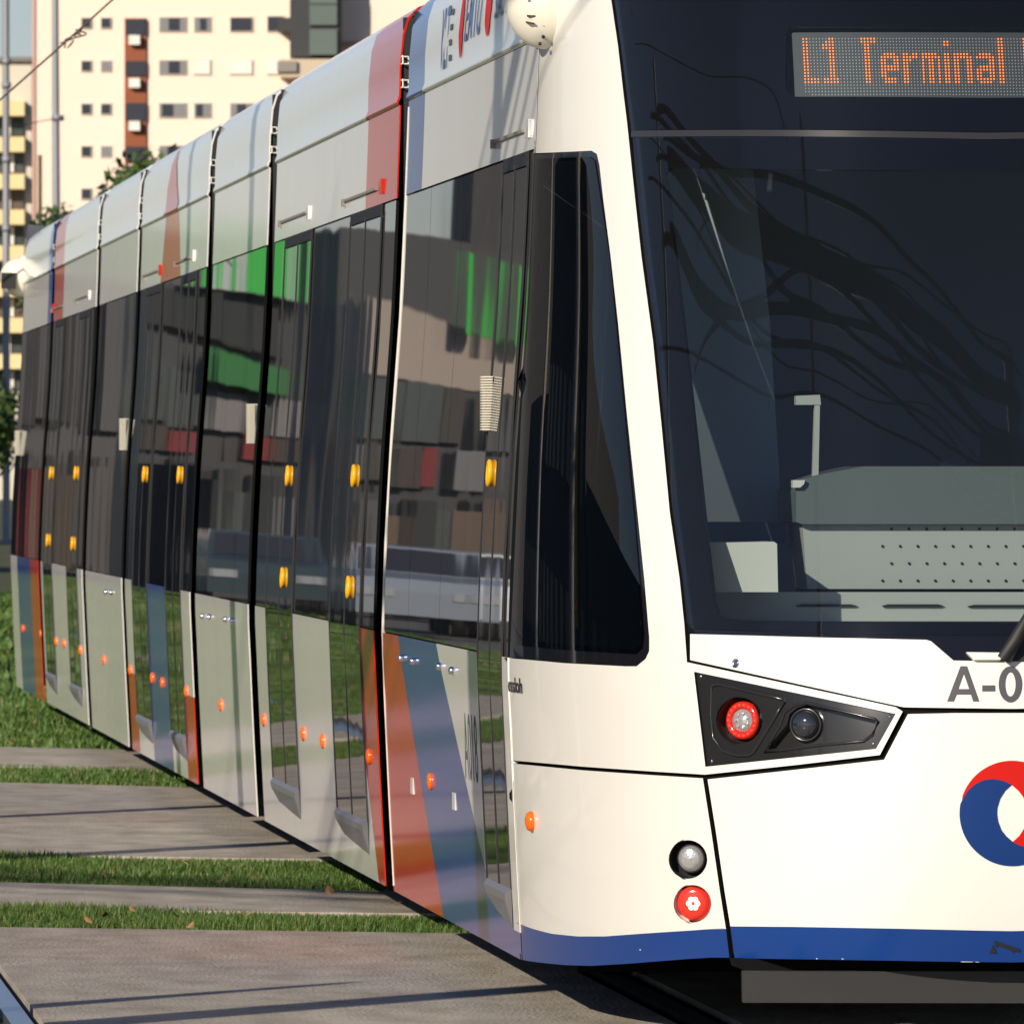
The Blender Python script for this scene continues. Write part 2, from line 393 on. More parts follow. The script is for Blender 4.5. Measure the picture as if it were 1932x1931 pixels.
# section 3 (centre, blue panel between doors, pointed red stripe above)
D3=[(yv(341,1105),yv(313,1100)),(yv(277,1095),yv(250,1090))]
l3a=L((340,1430),(352,1560)); l3b=L((252,1330),(262,1420)); apx=wall_inv(333,335)
b3a=L((304,527),(326,345)); b3b=L((341,515),(338,345))
def sk3(y,z):
    if D3[0][1]<y<D3[1][0]: return 2
    if y<yv(352,1400) and z<.62: return 1
    if y>yv(262,1360) and z<.62: return 1
    return 0
ya,yb3=yv(341,515),yv(303,525)
def up3(y,z):
    t=(z-TZ)/(GZ-TZ); c=(ya+yb3)/2; h=(yb3-ya)/2*(1-.35*t)
    return 1 if abs(y-c)<h else 0
section(3,'middle section with a pointed red stripe over the doors',[((D3[0][1],0),(D3[0][1],4)),((D3[1][0],0),(D3[1][0],4)),((0,.62),(1,.62)),vline(352,1400),vline(262,1360)],sk3,
        [((ya,TZ),(ya+(yb3-ya)*.175,GZ)),((yb3,TZ),(yb3-(yb3-ya)*.175,GZ))],up3,D3,[x for d in D3 for x in d])
# pointed stripe on the fairing above it (rounded tip)
mb=MB(); yc=(ya+yb3)/2; h=(yb3-ya)/2*.65
pr=[(x+.003,z) for x,z in roofprof[:8]]; vs=[]; 
for k,(x,z) in enumerate(pr):
    w=h*(1-(max(0,z-3.165)/.375)**1.3); vs+=[(-x,yc-w,z+.001),(-x,yc+w,z+.001)]
mb.add(vs,[(2*k,2*k+1,2*k+3,2*k+2) for k in range(len(pr)-1)],0,True); mb.build('roof_stripe',M['red'],secs[3])
section(4,'second short section without doors',[],none,[],none,[],[yv(205,1085),yv(185,1080)])
D5=[(yv(145,1070),yv(126,1066)),(yv(98,1060),yv(82,1057))]
yr5=yv(122,500)
def up5(y,z): return 1 if y>yr5 else 0
def sk5(y,z): return 1 if y>yv(80,1200) else 0
section(5,'sixth section with a red rear edge and two double doors',[vline(80,1200)],sk5,[((yr5,0),(yr5,4))],up5,D5,[x for d in D5 for x in d])
yb6=yv(92,520)-.02; yb6=front[6]+.5
def up6(y,z): return 2 if y<yb6 else 0
rr=L((58,1060),(52,1300)); bb=L((36,1050),(28,1280))
def sk6(y,z): return 1 if y<yv(60,1150) else (2 if y<yv(36,1150) else 0)
section(6,'rear section with blue and red stripes',[vline(60,1150),vline(36,1150)],sk6,[((yb6,0),(yb6,4))],up6,[],[yv(45,1050)])

# ---- details on the side
def on_sec(y):
    for i in range(7):
        if y<=rear[i]+.1: return secs[i]
    return secs[-1]
def button(u,v):
    y,z=wall_inv(u,v); mb=MB(); n=wall_n(y,z); p=wall_pt(y,z,.004)
    mb.lathe(p,n,[(.044,0),(.046,.005),(.046,.011),(.040,.015),(.03,.015),(.028,.010),(0.001,.009)],20)
    mb.build('door_button',M['yellow'],on_sec(y))
for u,v in [(929,893),(547,898),(672,898),(537,1090),(662,1108),(275,895),(341,896),(98,893),(145,893),(92,1020),(139,1026)]: button(u,v)
def marker(u,v):
    y,z=wall_inv(u,v); mb=MB(); mb.lathe(wall_pt(y,z),wall_n(y,z),[(.032,0),(.032,.004),(.027,.010),(.014,.014),(.001,.015)],16)
    mb.build('marker_light',M['orange'],on_sec(y))
for u,v in [(498,1358),(573,1384),(610,1398),(697,1427),(813,1474),(417,1330),(352,1304),(307,1288),(288,1279),(246,1264),(196,1245),(152,1226),(121,1214),(106,1210),(78,1196),(44,1186)]: marker(u,v)
def bolt(u,v):
    y,z=wall_inv(u,v); mb=MB(); mb.lathe(wall_pt(y,z),wall_n(y,z),[(.014,0),(.014,.012),(.009,.018),(.001,.019)],12); mb.build('panel_lock',M['chrome'],on_sec(y))
for u,v in [(760,1241),(782,1247),(832,1257),(856,1265),(385,1163),(398,1164),(428,1169),(441,1171),(202,1117),(212,1118)]: bolt(u,v)
for (u,v) in [(778,1482),(857,1511)]:
    y,z=wall_inv(u,v); mb=MB(); mb.box(-XW(z)-.003,-XW(z)+.01,y-.06,y+.06,z-.03,z+.03); mb.build('tow_cover',M['side_white'],on_sec(y))
def rail(u0,v0,u1,v1,cu,cv,red=False):
    """gutter bar over a door with a bracket at its front end"""
    a=wall_inv(u0,v0); b=wall_inv(u1,v1); mb=MB()
    for (p,q),m in (((a,b),0),):
        zs=(a[1]+b[1])/2
        mb.box(-XW(zs)-.010,-XW(zs),b[0],a[0],zs-.005,zs+.005)
        mb.box(-XW(zs)-.016,-XW(zs),a[0]-.02,a[0]+.03,zs-.022,zs+.008)
    mb.build('door_gutter',M['gutter'],on_sec(a[0]))
    c=wall_inv(cu,cv); mb=MB(); mb.box(-XW(c[1])-.004,-XW(c[1])+.004,c[0]-.10,c[0]+.16,c[1]-.026,c[1]+.026)
    mb.box(-XW(c[1])-.009,-XW(c[1])+.004,c[0]-.03,c[0]+.03,c[1]-.03,c[1]+.03); mb.build('gutter_bracket',M['red'] if red else M['side_white'],on_sec(c[0]))
rail(935,268,990,248,1000,243); rail(532,418,580,403,584,402); rail(652,380,712,357,722,352,True)
rail(333,497,360,486,366,483); rail(272,520,300,512,303,510,True); rail(144,566,166,558,169,557); rail(100,585,118,577,101,582,True)
def ribbed(u,v,h):
    y,z=wall_inv(u,v); mb=MB(); x=XW(z)
    mb.box(-x-.028,-x+.01,y-.02,y+.05,z-h,z+h)
    k=int(2*h/.0085)
    for i in range(k):
        zz=z-h+.004+i*2*h/k; mb.box(-x-.034,-x-.0,y-.034,y-.02,zz,zz+.0045); mb.box(-x-.036,-x-.028,y-.02,y+.05,zz,zz+.0045)
    mb.build('side_lamp',M['sensor'],on_sec(y))
ribbed(928,762,.092); ribbed(480,800,.092); ribbed(237,820,.092); ribbed(37,836,.092)
# joints: light edge trim, dark bellows, white roof clips
for i in range(6):
    ya_,yb_=rear[i],front[i+1]
    mb=MB(); zz=[.25+k*.1 for k in range(30)]
    vs=[]
    for z in [BZ+.02,.5,.9,WZ,1.5,1.9,2.35,2.8,3.14]:
        for o in (-.01,.003): 
            for y in (ya_-.015,ya_-.002): vs.append(wall_pt(y,z,o))
    n=len(vs)//4; fs=[]
    for k in range(n-1):
        b=4*k; fs+=[(b+2,b+3,b+7,b+6),(b,b+2,b+6,b+4),(b+1,b+5,b+7,b+3)]
    mb.add(vs,fs,0)
    if i==0: mb.build('edge_trim',M['white'],secs[i])
    mb=MB(); k=9; prof=[]
    for j in range(k):
        y=ya_-.02+(yb_-ya_+.04)*j/(k-1); w=1.10 if j%2 else 1.17
        prof.append((w,y))
    vs=[(sx*w,y,z) for w,y in prof for sx in (-1,1) for z in (.4,3.42)]
    fs=[]
    for j in range(k-1):
        b=4*j; fs+=[(b,b+1,b+5,b+4),(b+2,b+6,b+7,b+3),(b+1,b+3,b+7,b+5)]
    mb.add(vs,fs,0); mb.build('bellows',M['black'],tram)
    for z in (3.245,3.335):
        mb=MB(); x=1.214; y=yb_-.01
        mb.tube([(-x,y+.02,z+.014),(-x+.0,y-.05,z+.014)],.0035,6); mb.tube([(-x,y-.05,z+.016),(-x,y-.05,z-.016)],.0035,6); mb.tube([(-x,y+.02,z-.014),(-x,y-.05,z-.014)],.0035,6)
        mb.tube([(-x+.025,y+.0,z+.014),(-x+.025,y+.0,z-.014)],.003,6); mb.tube([(-x,y,z+.014),(-x+.025,y,z+.014)],.003,6); mb.tube([(-x,y,z-.014),(-x+.025,y,z-.014)],.003,6)
        mb.build('roof_clip',M['white_plastic'],secs[i+1])
# lettering on the side
vs,fs=text2d('A018',1,1); a=wall_inv(873,1344); b=wall_inv(903,1471); z1=wall_inv(888,1347)[1]; z0=wall_inv(888,1473)[1]
mapped('fleet_number',vs,fs,lambda x,y:wall_pt(a[0]+(b[0]-a[0])*x,z0+(z1-z0)*y,.0007),M['side_text'],secs[0])
def fairing(y,z,o=.003):
    ps=[(z_,x_) for x_,z_ in roofprof[3:8]]
    for (za,xa),(zb,xb) in zip(ps,ps[1:]):
        if za<=z<=zb: return Vector((-(xa+(xb-xa)*(z-za)/(zb-za)+o),y,z))
    return Vector((-(ps[-1][1]+o),y,z))
def logo_txt(t,ua,ub,z0,z1,m,shear=0):
    ya_,yb_=yv(ua,60),yv(ub,60); vs,fs=text2d(t,1,1,.01)
    mapped('operator_lettering',vs,fs,lambda x,y:fairing(ya_+(yb_-ya_)*x,z0+(z1-z0)*y),m,secs[0])
logo_txt('VLT',833,848,3.215,3.44,M['logo_text']); logo_txt('EMTU',877,907,3.275,3.45,M['logo_text']); logo_txt('SÃO PAULO',934,985,3.30,3.42,M['logo_text'])
for k in range(4):
    mb=MB(); y0,y1=yv(849.5,60),yv(854,60); z=3.235+k*.055; ps=[fairing(y0,z),fairing(y1,z),fairing(y1,z+.022),fairing(y0,z+.022)]
    mb.add(ps,[(0,1,2,3)]); mb.build('operator_bar',M['side_text'],secs[0])
def oval(cu,du,z0,z1,m,nm):
    y0=yv(cu,60); w=abs(yv(cu+du,60)-y0); mb=MB(); n=24; zc=(z0+z1)/2; h=(z1-z0)/2
    ps=[fairing(y0,zc,.0035)]+[fairing(y0+w*math.cos(2*math.pi*k/n),zc+h*math.sin(2*math.pi*k/n),.0035) for k in range(n)]
    mb.add(ps,[(0,1+k,1+(k+1)%n) for k in range(n)]); mb.build(nm,m,secs[0])
oval(871,3.5,3.225,3.45,M['logo_red'],'operator_emblem'); oval(921,5.5,3.255,3.46,M['logo_red'],'city_crest')

# ================================================================== FRONT CAB
mb=MB(); 
mb.box(-1.15,1.15,34.05,34.2,.24,3.5); mb.box(-.85,.85,31.6,34.1,.62,.70)
cab=mb.build('cab',M['cab_wall'],tram); cab['label']='front driver cab with raked windscreen'
WS=[(1146,-70),(1153,0),(1166,88),(1176,175),(1183,232),(1198,375),(1210,483),(1232,645),(1248,803),(1263.5,966),(1282,1091),(1291,1178),(1296,1249)]
WIN=[(958,1241),(1066,1251),(1181,1257),(1201,1257),(1218,1243),(1225,1228),(1225,1203),(1216,1096),(1202.5,966),(1183,783),(1166,608),(1152,483),(1138,375),(1131,312),(1126,291),(1116,285),(1007,290)]
HL=[(1309.4,1267),(1690,1346.6),(1652.7,1412.7),(1330.8,1446.4)]
panA=WS+[(1500,1293),(1690,1334),(1703,1342),(1660,1424),(1500,1443),(1330,1461),(1230,1455),(1100,1446),(966,1434)]+WIN+[(1016,90),(1021,-70)]
C=lambda v:(0.0,nose_inv(1909,v)[1])
npatch('cab_side_panel',[(npx(panA),[npx(HL)],0)],[M['white'],M['void']],cab,rim=1,gs=.05,gz=.05)
# lower corner panel with two lamp openings
SEAMV=[(1326,1468),(1342,1570),(1358,1680),(1369.5,1752)]
bl_top=[(971,1736),(985,1744),(1003,1751),(1041,1761),(1091,1766),(1141,1766),(1216,1760.5),(1300,1755),(1369.5,1750)]
bl_bot=[(981,1809),(1016,1815),(1066,1820),(1116,1821.5),(1191,1817),(1241,1813),(1291,1809),(1340,1806),(1374,1807)]
holes=[npx(circ_px(1298,1621,36.5)),npx(circ_px(1306.5,1704.5,35.5))]
npatch('lower_corner_panel',[(npx([(967,1440),(1100,1453),(1230,1462)]+SEAMV+bl_top[::-1]),holes,0),(npx(bl_top+[(1376,1806)]+bl_bot[::-1][1:]),[],1)],[M['white'],M['blue'],M['void']],cab,gs=.05,gz=.05,rim=2)
half=[C(1345)]+nopen([(1800,1345),(1713,1347),(1668,1433),(1500,1452),(1335,1470),(1351,1570),(1367,1680),(1378,1747)])+nopen([(1500,1748),(1700,1751.5),(1850,1755)])+[C(1756)]
half2=[C(1756)]+nopen([(1850,1755),(1700,1751.5),(1500,1748),(1378,1747)])+nopen([(1386,1807),(1500,1809),(1700,1812)])+[C(1815)]
npatch('bumper_panel',[(sym(half),[],0),(sym(half2),[],1)],[M['white'],M['blue'],M['void']],cab,gs=.05,gz=.05,rim=2)
half=[C(1248)]+nopen([(1799,1246),(1757,1210),(1748,1207),(1600,1204),(1302,1196)])+nopen([(1302,1245),(1500,1289),(1705,1334)])+[C(1337)]
npatch('front_cowl',[(sym(half),[],0)],[M['white'],M['void']],cab,rim=1,gs=.05,gz=.04)
# dark shell behind the seams
half=[C(1262)]+nopen([(1790,1255),(1700,1225),(1296,1215),(1240,1246),(960,1246),(968,1440),(984,1800),(1100,1815),(1379,1802)])+[C(1810)]
npatch('inner_shell',[(sym(half),[npx([(1312,1272),(1684,1347),(1650,1409),(1334,1442)]),npx(circ_px(1298,1621,36)),npx(circ_px(1306.5,1704.5,35))],0)],[M['void']],cab,off=-.016,thick=0)
# cab roof
half=[(0,3.30),(.4,3.30),(.9,3.30),(1.4,3.30),(2.0,3.30),(LS,3.30),(LS,3.60),(1.4,3.60),(0,3.60)]
npatch('cab_roof',[(sym(half),[],0)],[M['white']],cab,off=-.004,thick=.02)
mb=MB(); mb.box(-1.0,1.0,32.0,34.3,3.5,3.6); mb.build('cab_roof_deck',M['roof'],cab)
# windscreen border, glass, upper display glass
wl=[(u+2,v) for u,v in WS if v<1190]+[(1294,1190)]
half=[C(-70)]+nopen([(1148,-70)]+[p for p in wl if 0<=p[1]<=240]+[(1187,250)])+[C(252)]
hole=sym([C(52)]+nopen([(1500,50),(1486,54),(1480,62),(1481,170),(1488,180),(1500,182)])+[C(184)])
npatch('display_border',[(sym(half),[hole],0)],[M['frit']],cab,off=-.006,thick=.01)
g1=[C(-70)]+nopen([(1155,-70),(1160,0),(1183,180),(1192,246)])+[C(249)]
npatch('display_glass',[(sym(g1),[],0)],[M['glass']],cab,thick=0,gs=.04,gz=.04)
half=[C(262)]+nopen([(1190,258)]+[p for p in wl if p[1]>260])+nopen([(1302,1194),(1600,1203),(1748,1206),(1757,1209),(1797,1243)])+[C(1246)]
clr=sym([C(322)]+nopen([(1600,320),(1290,317),(1262,318),(1252,326),(1254,340),(1290,640),(1325,960),(1342,1110),(1346,1140),(1354,1158),(1370,1166),(1400,1169),(1600,1172)])+[C(1174)])
npatch('windscreen_border',[(sym(half),[clr],0)],[M['frit']],cab,off=-.006,thick=.01)
g2=[C(264)]+nopen([(1200,260),(1222,480),(1244,645),(1275,966),(1303,1186),(1600,1196)])+[C(1198)]
npatch('windscreen',[(sym(g2),[],0)],[M['glass']],cab,thick=0,gs=.03,gz=.03)
half=[C(251)]+nopen([(1190,247),(1189,259)])+[C(263)]
npatch('glass_joint',[(sym(half),[],0)],[M['doorframe']],cab,off=-.002,thick=.004)
# cab side window: black border and dark glass
wi=[(1004.5,293),(960,1239)]+[(u-2,v-1) for u,v in WIN[1:-1]]
wo=[(1019,306),(1108,302),(1117,308),(1124,330),(1143,483),(1156,608),(1171,783),(1189,966),(1202,1096),(1209,1190),(1208,1215),(1196,1226),(1066,1215),(985,1208)]
npatch('side_window_border',[(npx(wi),[npx(wo)],0)],[M['frit']],cab,off=-.003,thick=.01)
npatch('cab_side_window',[(npx([(1010,300),(1112,296),(1122,304),(1150,483),(1196,966),(1215,1195),(1212,1222),(1199,1234),(1066,1226),(972,1217)]),[],0)],[M['cabglass']],cab,thick=0,off=.0)
# white door-side pillar next to the corner
wpatch('door_pillar',[(wrect(YC-.02,YC+.20,BZ+.09,WZ),[],0)],[M['white']],cab,thick=.02,off=.003)
# frit on inner pillars so the shell has depth: pillar backs
npatch('pillar_lining',[(npx([(1135,-60),(1150,-60)]+[(u-3,v) for u,v in WS[1:-1]]+[(1240,1190),(1222,1096),(1208,966),(1190,783),(1172,608),(1158,483),(1144,375),(1138,300),(1120,275),(1010,275),(1017,90),(1021,-60)]),[],0)],[M['void']],cab,off=-.03,thick=0)

# ---- headlight cluster
def npoly_hl(off): return None
npatch('headlight_housing',[(npx([(1308,1265.5),(1692,1346),(1654,1414.5),(1329.5,1448.5)]),[npx(circ_px(1391,1359,44)),npx([(1482,1366),(1487,1347),(1500,1335),(1520,1329),(1640,1356),(1652,1360),(1641,1383),(1625,1394),(1540,1401),(1446,1414),(1450,1404)])],0)],[M['housing']],cab,off=-.008,thick=.05,gs=.04,gz=.04)
def rim(name,pts,r,m,off=-.005,closed=True):
    q=npx(pts,closed); q=q+[q[0]] if closed else q
    mb=MB(); mb.tube([nose_pt(s,z,off) for s,z in q],r,6); return mb.build(name,m,cab)
rim('housing_ridge',[(1339,1296),(1345,1291),(1355,1290),(1474,1318),(1478,1323),(1420,1418),(1412,1424),(1390,1425),(1360,1416),(1343,1392),(1337,1350)],.006,M['housing'],off=-.007)
rim('housing_ridge',[(1470,1366),(1478,1343),(1496,1330),(1520,1325),(1650,1356),(1656,1361),(1645,1386),(1628,1398),(1540,1406),(1440,1419)],.005,M['housing'],off=-.007)
# recessed floor of the right-hand bay
npatch('lamp_bay',[(npx([(1440,1325),(1660,1352),(1645,1400),(1436,1420)]),[],0)],[M['housing']],cab,off=-.04,thick=0)
def axis_at(u,v):
    s,z=nose_inv(u,v); return nose_pt(s,z),nose_n(s,z)
px=1/620.
p,n=axis_at(1391,1359); lampn=(n+Vector((-.1,-.6,0))).normalized()
mb=MB(); mb.lathe(p-lampn*.05,lampn,[(.001,0),(.075,0),(.072,.042)],32); mb.build('lamp_well',M['housing'],cab)
mb=MB(); mb.lathe(p-lampn*.038,lampn,[(.036,.0),(.036,.010),(.042,.014),(.052,.014),(.058,.008),(.058,-.01)],36)
for k in range(18):
    t=2*math.pi*k/18; a=lampn.cross(Vector((0,0,1))).normalized(); b=lampn.cross(a)
    mb.lathe(p-lampn*.0245+(a*math.cos(t)+b*math.sin(t))*.047,lampn,[(.0042,0),(.003,.0025),(.0003,.003)],8,1)
mb.build('tail_lamp',[M['redlens'],M['redbead']],cab)
mb=MB(); mb.lathe(p-lampn*.036,lampn,[(.036,0),(.034,.008),(.001,.010)],28)
for k in range(7):
    t=2*math.pi*k/7; r=.022 if k<7 else 0
    mb.lathe(p-lampn*.027+(a*math.cos(t)+b*math.sin(t))*r,lampn,[(.0065,0),(.0065,.002),(.004,.0035),(.0003,.002)],10)
mb.build('daytime_lamp',M['clearlamp'],cab)
p,n=axis_at(1515,1367); ln=(n+Vector((-.05,-.6,0))).normalized()
mb=MB(); mb.lathe(p-ln*.035,ln,[(.052,-.02),(.052,.012),(.047,.016),(.044,.010)],32); mb.build('lamp_ring',M['housing'],cab)
mb=MB(); mb.lathe(p-ln*.035,ln,[(.044,.005),(.0445,.010),(.040,.022),(.03,.031),(.016,.036),(.001,.037)],32); mb.build('projector_lens',mat('projector_glass',(.02,.022,.028),.02,coat=1),cab)
mb=MB(); mb.lathe(p-ln*.035,ln,[(.0445,.010),(.046,.013),(.0475,.012)],32); mb.build('lens_bezel',M['chrome'],cab)
for u,v in [(1318,1275),(1339,1436),(1678,1351),(1646,1403)]:
    p,n=axis_at(u,v); mb=MB(); mb.lathe(p-n*.008,n,[(.006,0),(.005,.003),(.001,.0035)],10); mb.build('housing_screw',M['chrome'],cab)
p,n=axis_at(1388,1251.5); mb=MB(); mb.lathe(p,n,[(.015,0),(.014,.003),(.011,.003),(.010,0),(.006,.0005),(.001,.002)],20); mb.build('cowl_lock',M['chrome'],cab)
# ---- two round lamps in the corner panel
for k,(u,v,rpx) in enumerate([(1298,1621,36.5),(1306.5,1704.5,35.5)]):
    p,n=axis_at(u,v); ln=(n*.6+Vector((.05,-1,0))).normalized(); r=rpx*px*1.06
    mb=MB(); mb.lathe(p-ln*.06,ln,[(.001,0),(r,0),(r,.05)],32); mb.build('lamp_well',M['black'] if k==0 else M['white'],cab)
    if k==0:
        mb=MB(); mb.lathe(p-ln*.05,ln,[(.045,0),(.045,.012),(.041,.016),(.036,.014)],32); mb.build('lamp_ring',M['black'],cab)
        mb=MB(); mb.lathe(p-ln*.05,ln,[(.041,.010),(.038,.018),(.025,.023),(.001,.025)],32); mb.build('indicator_lamp',M['clearlamp'],cab)
    else:
        mb=MB(); mb.lathe(p-ln*.05,ln,[(.053,0),(.053,.030),(.049,.037),(.035,.041),(.001,.043)],32); mb.build('red_lamp',M['redlit'],cab)
        mb=MB(); a=ln.cross(Vector((0,0,1))).normalized(); b=ln.cross(a)
        for j in range(6):
            t=2*math.pi*j/6; mb.lathe(p-ln*.008+(a*math.cos(t)+b*math.sin(t))*.0135,ln,[(.009,0),(.006,.003),(.0005,.0035)],12)
        mb.build('lamp_leds',M['ledwarm'],cab)
p,n=axis_at(1004.7,1549); mb=MB(); mb.lathe(p,n,[(.033,0),(.033,.008),(.027,.018),(.014,.023),(.001,.025)],24); mb.build('marker_light',M['orange'],cab)

# ---- emblem, number, tow mark, maker's lettering
def zp(x,y): return (1449+.25*x,1449+.25*y)
def arc(cx,cy,r,a0,a1,n): return [(cx+r*math.cos(math.radians(a0+(a1-a0)*i/n)),cy+r*math.sin(math.radians(a0+(a1-a0)*i/n))) for i in range(n+1)]
top=[(1465,240),(1505,172),(1560,122),(1625,90),(1690,80),(1745,88),(1790,100),(1838,125)]
lens=[(1838,125),(1788,170),(1750,230),(1729,300),(1727,345),(1735,400),(1760,465),(1795,510),(1845,553)]
rot=lambda p:(3684-p[0],680-p[1])
bot=[rot(q) for q in top[::-1]]
lo=arc(1842,340,397,14.5,194.5,40)
blue=[zp(*q) for q in top+lens[1:]+bot[1:]+lo[1:-1]]
red=[zp(*rot(q)) for q in top+lens[1:]+bot[1:]+lo[1:-1]]
def nflat(pts): return [nose_inv(u,v) for u,v in pts]
npatch('emblem_blue',[(nflat(blue),[],0)],[M['logo_blue']],cab,off=.003,thick=.002)
npatch('emblem_red',[(nflat(red),[],0)],[M['logo_red']],cab,off=.003,thick=.002)
# fleet number A-018 in drawn strokes
A=[[(1787,1323),(1812,1257),(1824,1257),(1847,1323),(1836,1323),(1831.5,1310),(1804.5,1310),(1799,1323)],[(1807.5,1300),(1818,1270),(1828.5,1300)]]
aw,ah=zp(0,0),0
def gl(outer,holes,nm): npatch(nm,[(npx(outer),[npx(h) for h in holes],0)],[M['grey_text']],cab,off=.003,thick=.002)
gl(A[0],[A[1]],'fleet_letter')
gl([(1853,1293),(1877,1293),(1877,1304),(1853,1304)],[],'fleet_letter')
gl(circ_px(1906,1291,22,34),[circ_px(1906,1291,10,23)],'fleet_letter')
gl([(1946,1324),(1946,1275),(1936,1281),(1936,1270),(1948,1258),(1958,1258),(1958,1324)],[],'fleet_letter')
gl(circ_px(1990,1291,22,34),[circ_px(1990,1274,9,9,14),circ_px(1990,1305,11,11,14)],'fleet_letter')
npatch('tow_mark',[(npx([(1867,1797),(1874,1781),(1881,1797)]),[],0),(npx([(1875,1773),(1925,1790),(1922,1796),(1913,1793),(1911,1797),(1907,1791),(1882,1783),(1880,1786),(1877,1781)]),[],0)],[M['blk_text']],cab,off=.003,thick=.001)
vs,fs=text2d('vossloh',1,1,.02); sa=nose_inv(956.5,1290); sb=nose_inv(986,1290); z0=nose_inv(975,1307)[1]; z1=nose_inv(975,1278)[1]
mapped('maker_lettering',vs,fs,lambda x,y:nose_pt(sa[0]+(sb[0]-sa[0])*x-.010*(1-x),z0+(z1-z0)*y,.003),M['blk_text'],cab)

for k,(u,v,w,h) in enumerate(((1812,1813.2,26,1.2),(1840,1813.6,8,1.0),(1540,1807,3,1.8),(1588,1807.5,4,1.6),(1207,1790,2.5,2.5))):
    npatch('paint_chip',[(npx([(u,v),(u+w,v+.5),(u+w*.8,v+h),(u+w*.1,v+h*.9)]),[],0)],[M['white']],cab,off=.0008,thick=0)
# ---- destination display
YS=31.45
def sg(u,v): return aty(u,v,YS)
s0=sg(1500,67.5+449*0); zt=sg(1500,67)[2]; xl=sg(1500.5,100)[0]
pz=.00985; pit=.0100; xl=nose_pt(*nose_inv(1501.5,110),-.031).x; zt=nose_inv(1501,67)[1]; NC=int(-2*xl/pit)
def s_at(x,z):
    lo_,hi_=-2.0,2.0
    for _ in range(30):
        m_=(lo_+hi_)/2
        if -nose_pt0(m_,z).x<-x: lo_=m_
        else: hi_=m_
    return m_
zb=zt-18*pz
npatch('display_board',[([(s_at(x,z),z) for x,z in ((xl-.035,zb-.012),(xl-.035,zt+.022),(-xl+.035,zt+.022),(-xl+.035,zb-.012))],[],0)],[M['led_board']],cab,off=-.034,thick=.02)
G={'L':["11000"]*13+["11111"]*2,'1':["00110","01110","11110","11110"]+["00110"]*9+["11111"]*2,'T':["11111"]*2+["01100"]*13,
 'e':["000000"]*5+["011110","111111","110011","110011","111111","111111","110000","110000","011110","011110"],
 'r':["00000"]*5+["11011","11111","11100"]+["11000"]*7,'m':["000000"]*5+["111110","111111"]+["101101"]*8,
 'i':["00","11","11","00","00"]+["11"]*10,'n':["000000"]*5+["111110","111111"]+["110011"]*8,
 'a':["000000"]*5+["011110","111111","000011","000011","011111","111111","110011","110011","111111","011110"],'l':["11"]*15,
 'P':["111110","111111"]+["110011"]*4+["111111","111110"]+["110000"]*7,'o':["000000"]*5+["011110","111111"]+["110011"]*6+["111111","011110"],
 't':["0000"]*2+["1100"]*3+["1111","1111"]+["1100"]*6+["1111","0111"]}
on=set()
for ch,c0 in (('L',0),('1',6),('T',18),('e',24),('r',31),('m',37),('i',44),('n',47),('a',54),('l',61),('P',69),('o',77),('r',85),('t',91),('o',96)):
    for r_,row in enumerate(G[ch]):
        for c_,b_ in enumerate(row):
            if b_=='1': on.add((c0+c_,r_))
mbn,mbf=MB(),MB()
for c_ in range(NC+1):
    for r_ in range(19):
        if r_==18 and c_<2: continue
        x=xl+c_*pit; z=zt-r_*pz; lit=(c_,r_) in on; q=pz*(.31 if lit else .22)
        sx=s_at(x,z); (mbn if lit else mbf).add([nose_pt(sx-q*math.cos(t),z+q*math.sin(t),-.031) for t in [k*math.pi/4 for k in range(8)]],[tuple(range(8))])
mbn.build('lit_dots',M['led_on'],cab); mbf.build('unlit_dots',M['led_off'],cab)

# ---- cab interior
def slab(nm,pts,y,depth,m):
    q=[aty(u,v,y) for u,v in pts]; n=len(q); vs=[tuple(p) for p in q]+[(p.x,p.y+depth,p.z) for p in q]
    mb=MB(); mb.add(vs,[tuple(range(n)),tuple(range(2*n-1,n-1,-1))]+[(i,(i+1)%n,n+(i+1)%n,n+i) for i in range(n)]); return mb.build(nm,m,cab)
zd=1.27
mb=MB()
for k in range(24):
    pass
dash=sym([(0,0)]) 
q=[nose_pt(s,zd,-.03) for s in [x*.1 for x in range(-15,16)]]
vs=[(p.x,p.y,zd) for p in q]+[(p.x*.98,31.75,zd+.02) for p in q]; m_=len(q)
mb.add(vs,[(i,i+1,m_+i+1,m_+i) for i in range(m_-1)]); mb.build('dashboard',M['grey_plastic'],cab)
slab('dash_edge',[(1335,1117),(2050,1117),(2050,1172),(1335,1172)],31.55,.01,M['grey_plastic'])
slab('dash_slot',[(1502,1143),(1512,1140),(1605,1140),(1618,1143),(1612,1145),(1505,1145)],31.54,.006,M['black'])
slab('dash_slot',[(1664,1143),(1676,1140),(1770,1140),(1781,1143),(1774,1145.5),(1667,1145.5)],31.54,.006,M['black'])
slab('dash_slot',[(1825,1144),(1838,1141),(1932,1141),(1945,1144),(1938,1146),(1830,1146)],31.54,.006,M['black'])
slab('desk_panel',[(1514,990),(2050,990),(2050,1111),(1523,1111)],31.66,.4,M['grey_plastic'])
slab('desk_gap',[(1523,1110),(2050,1110),(2050,1118),(1523,1118)],31.68,.3,M['black'])
slab('desk_hood',[(1502,928),(1512,905),(1560,893),(1630,880),(2050,880),(2050,989),(1514,989),(1502,985)],31.62,.5,M['teal_plastic'])
mb=MB()
for r_ in range(4):
    for c_ in range(12):
        u=1682+c_*33.2-(17 if r_%2 else 0); v=998+r_*32.5; p=aty(u,v,31.655); mb.lathe(p,(0,-1,0),[(.0045,0),(.0005,.001)],8)
mb.build('desk_screws',M['black'],cab)
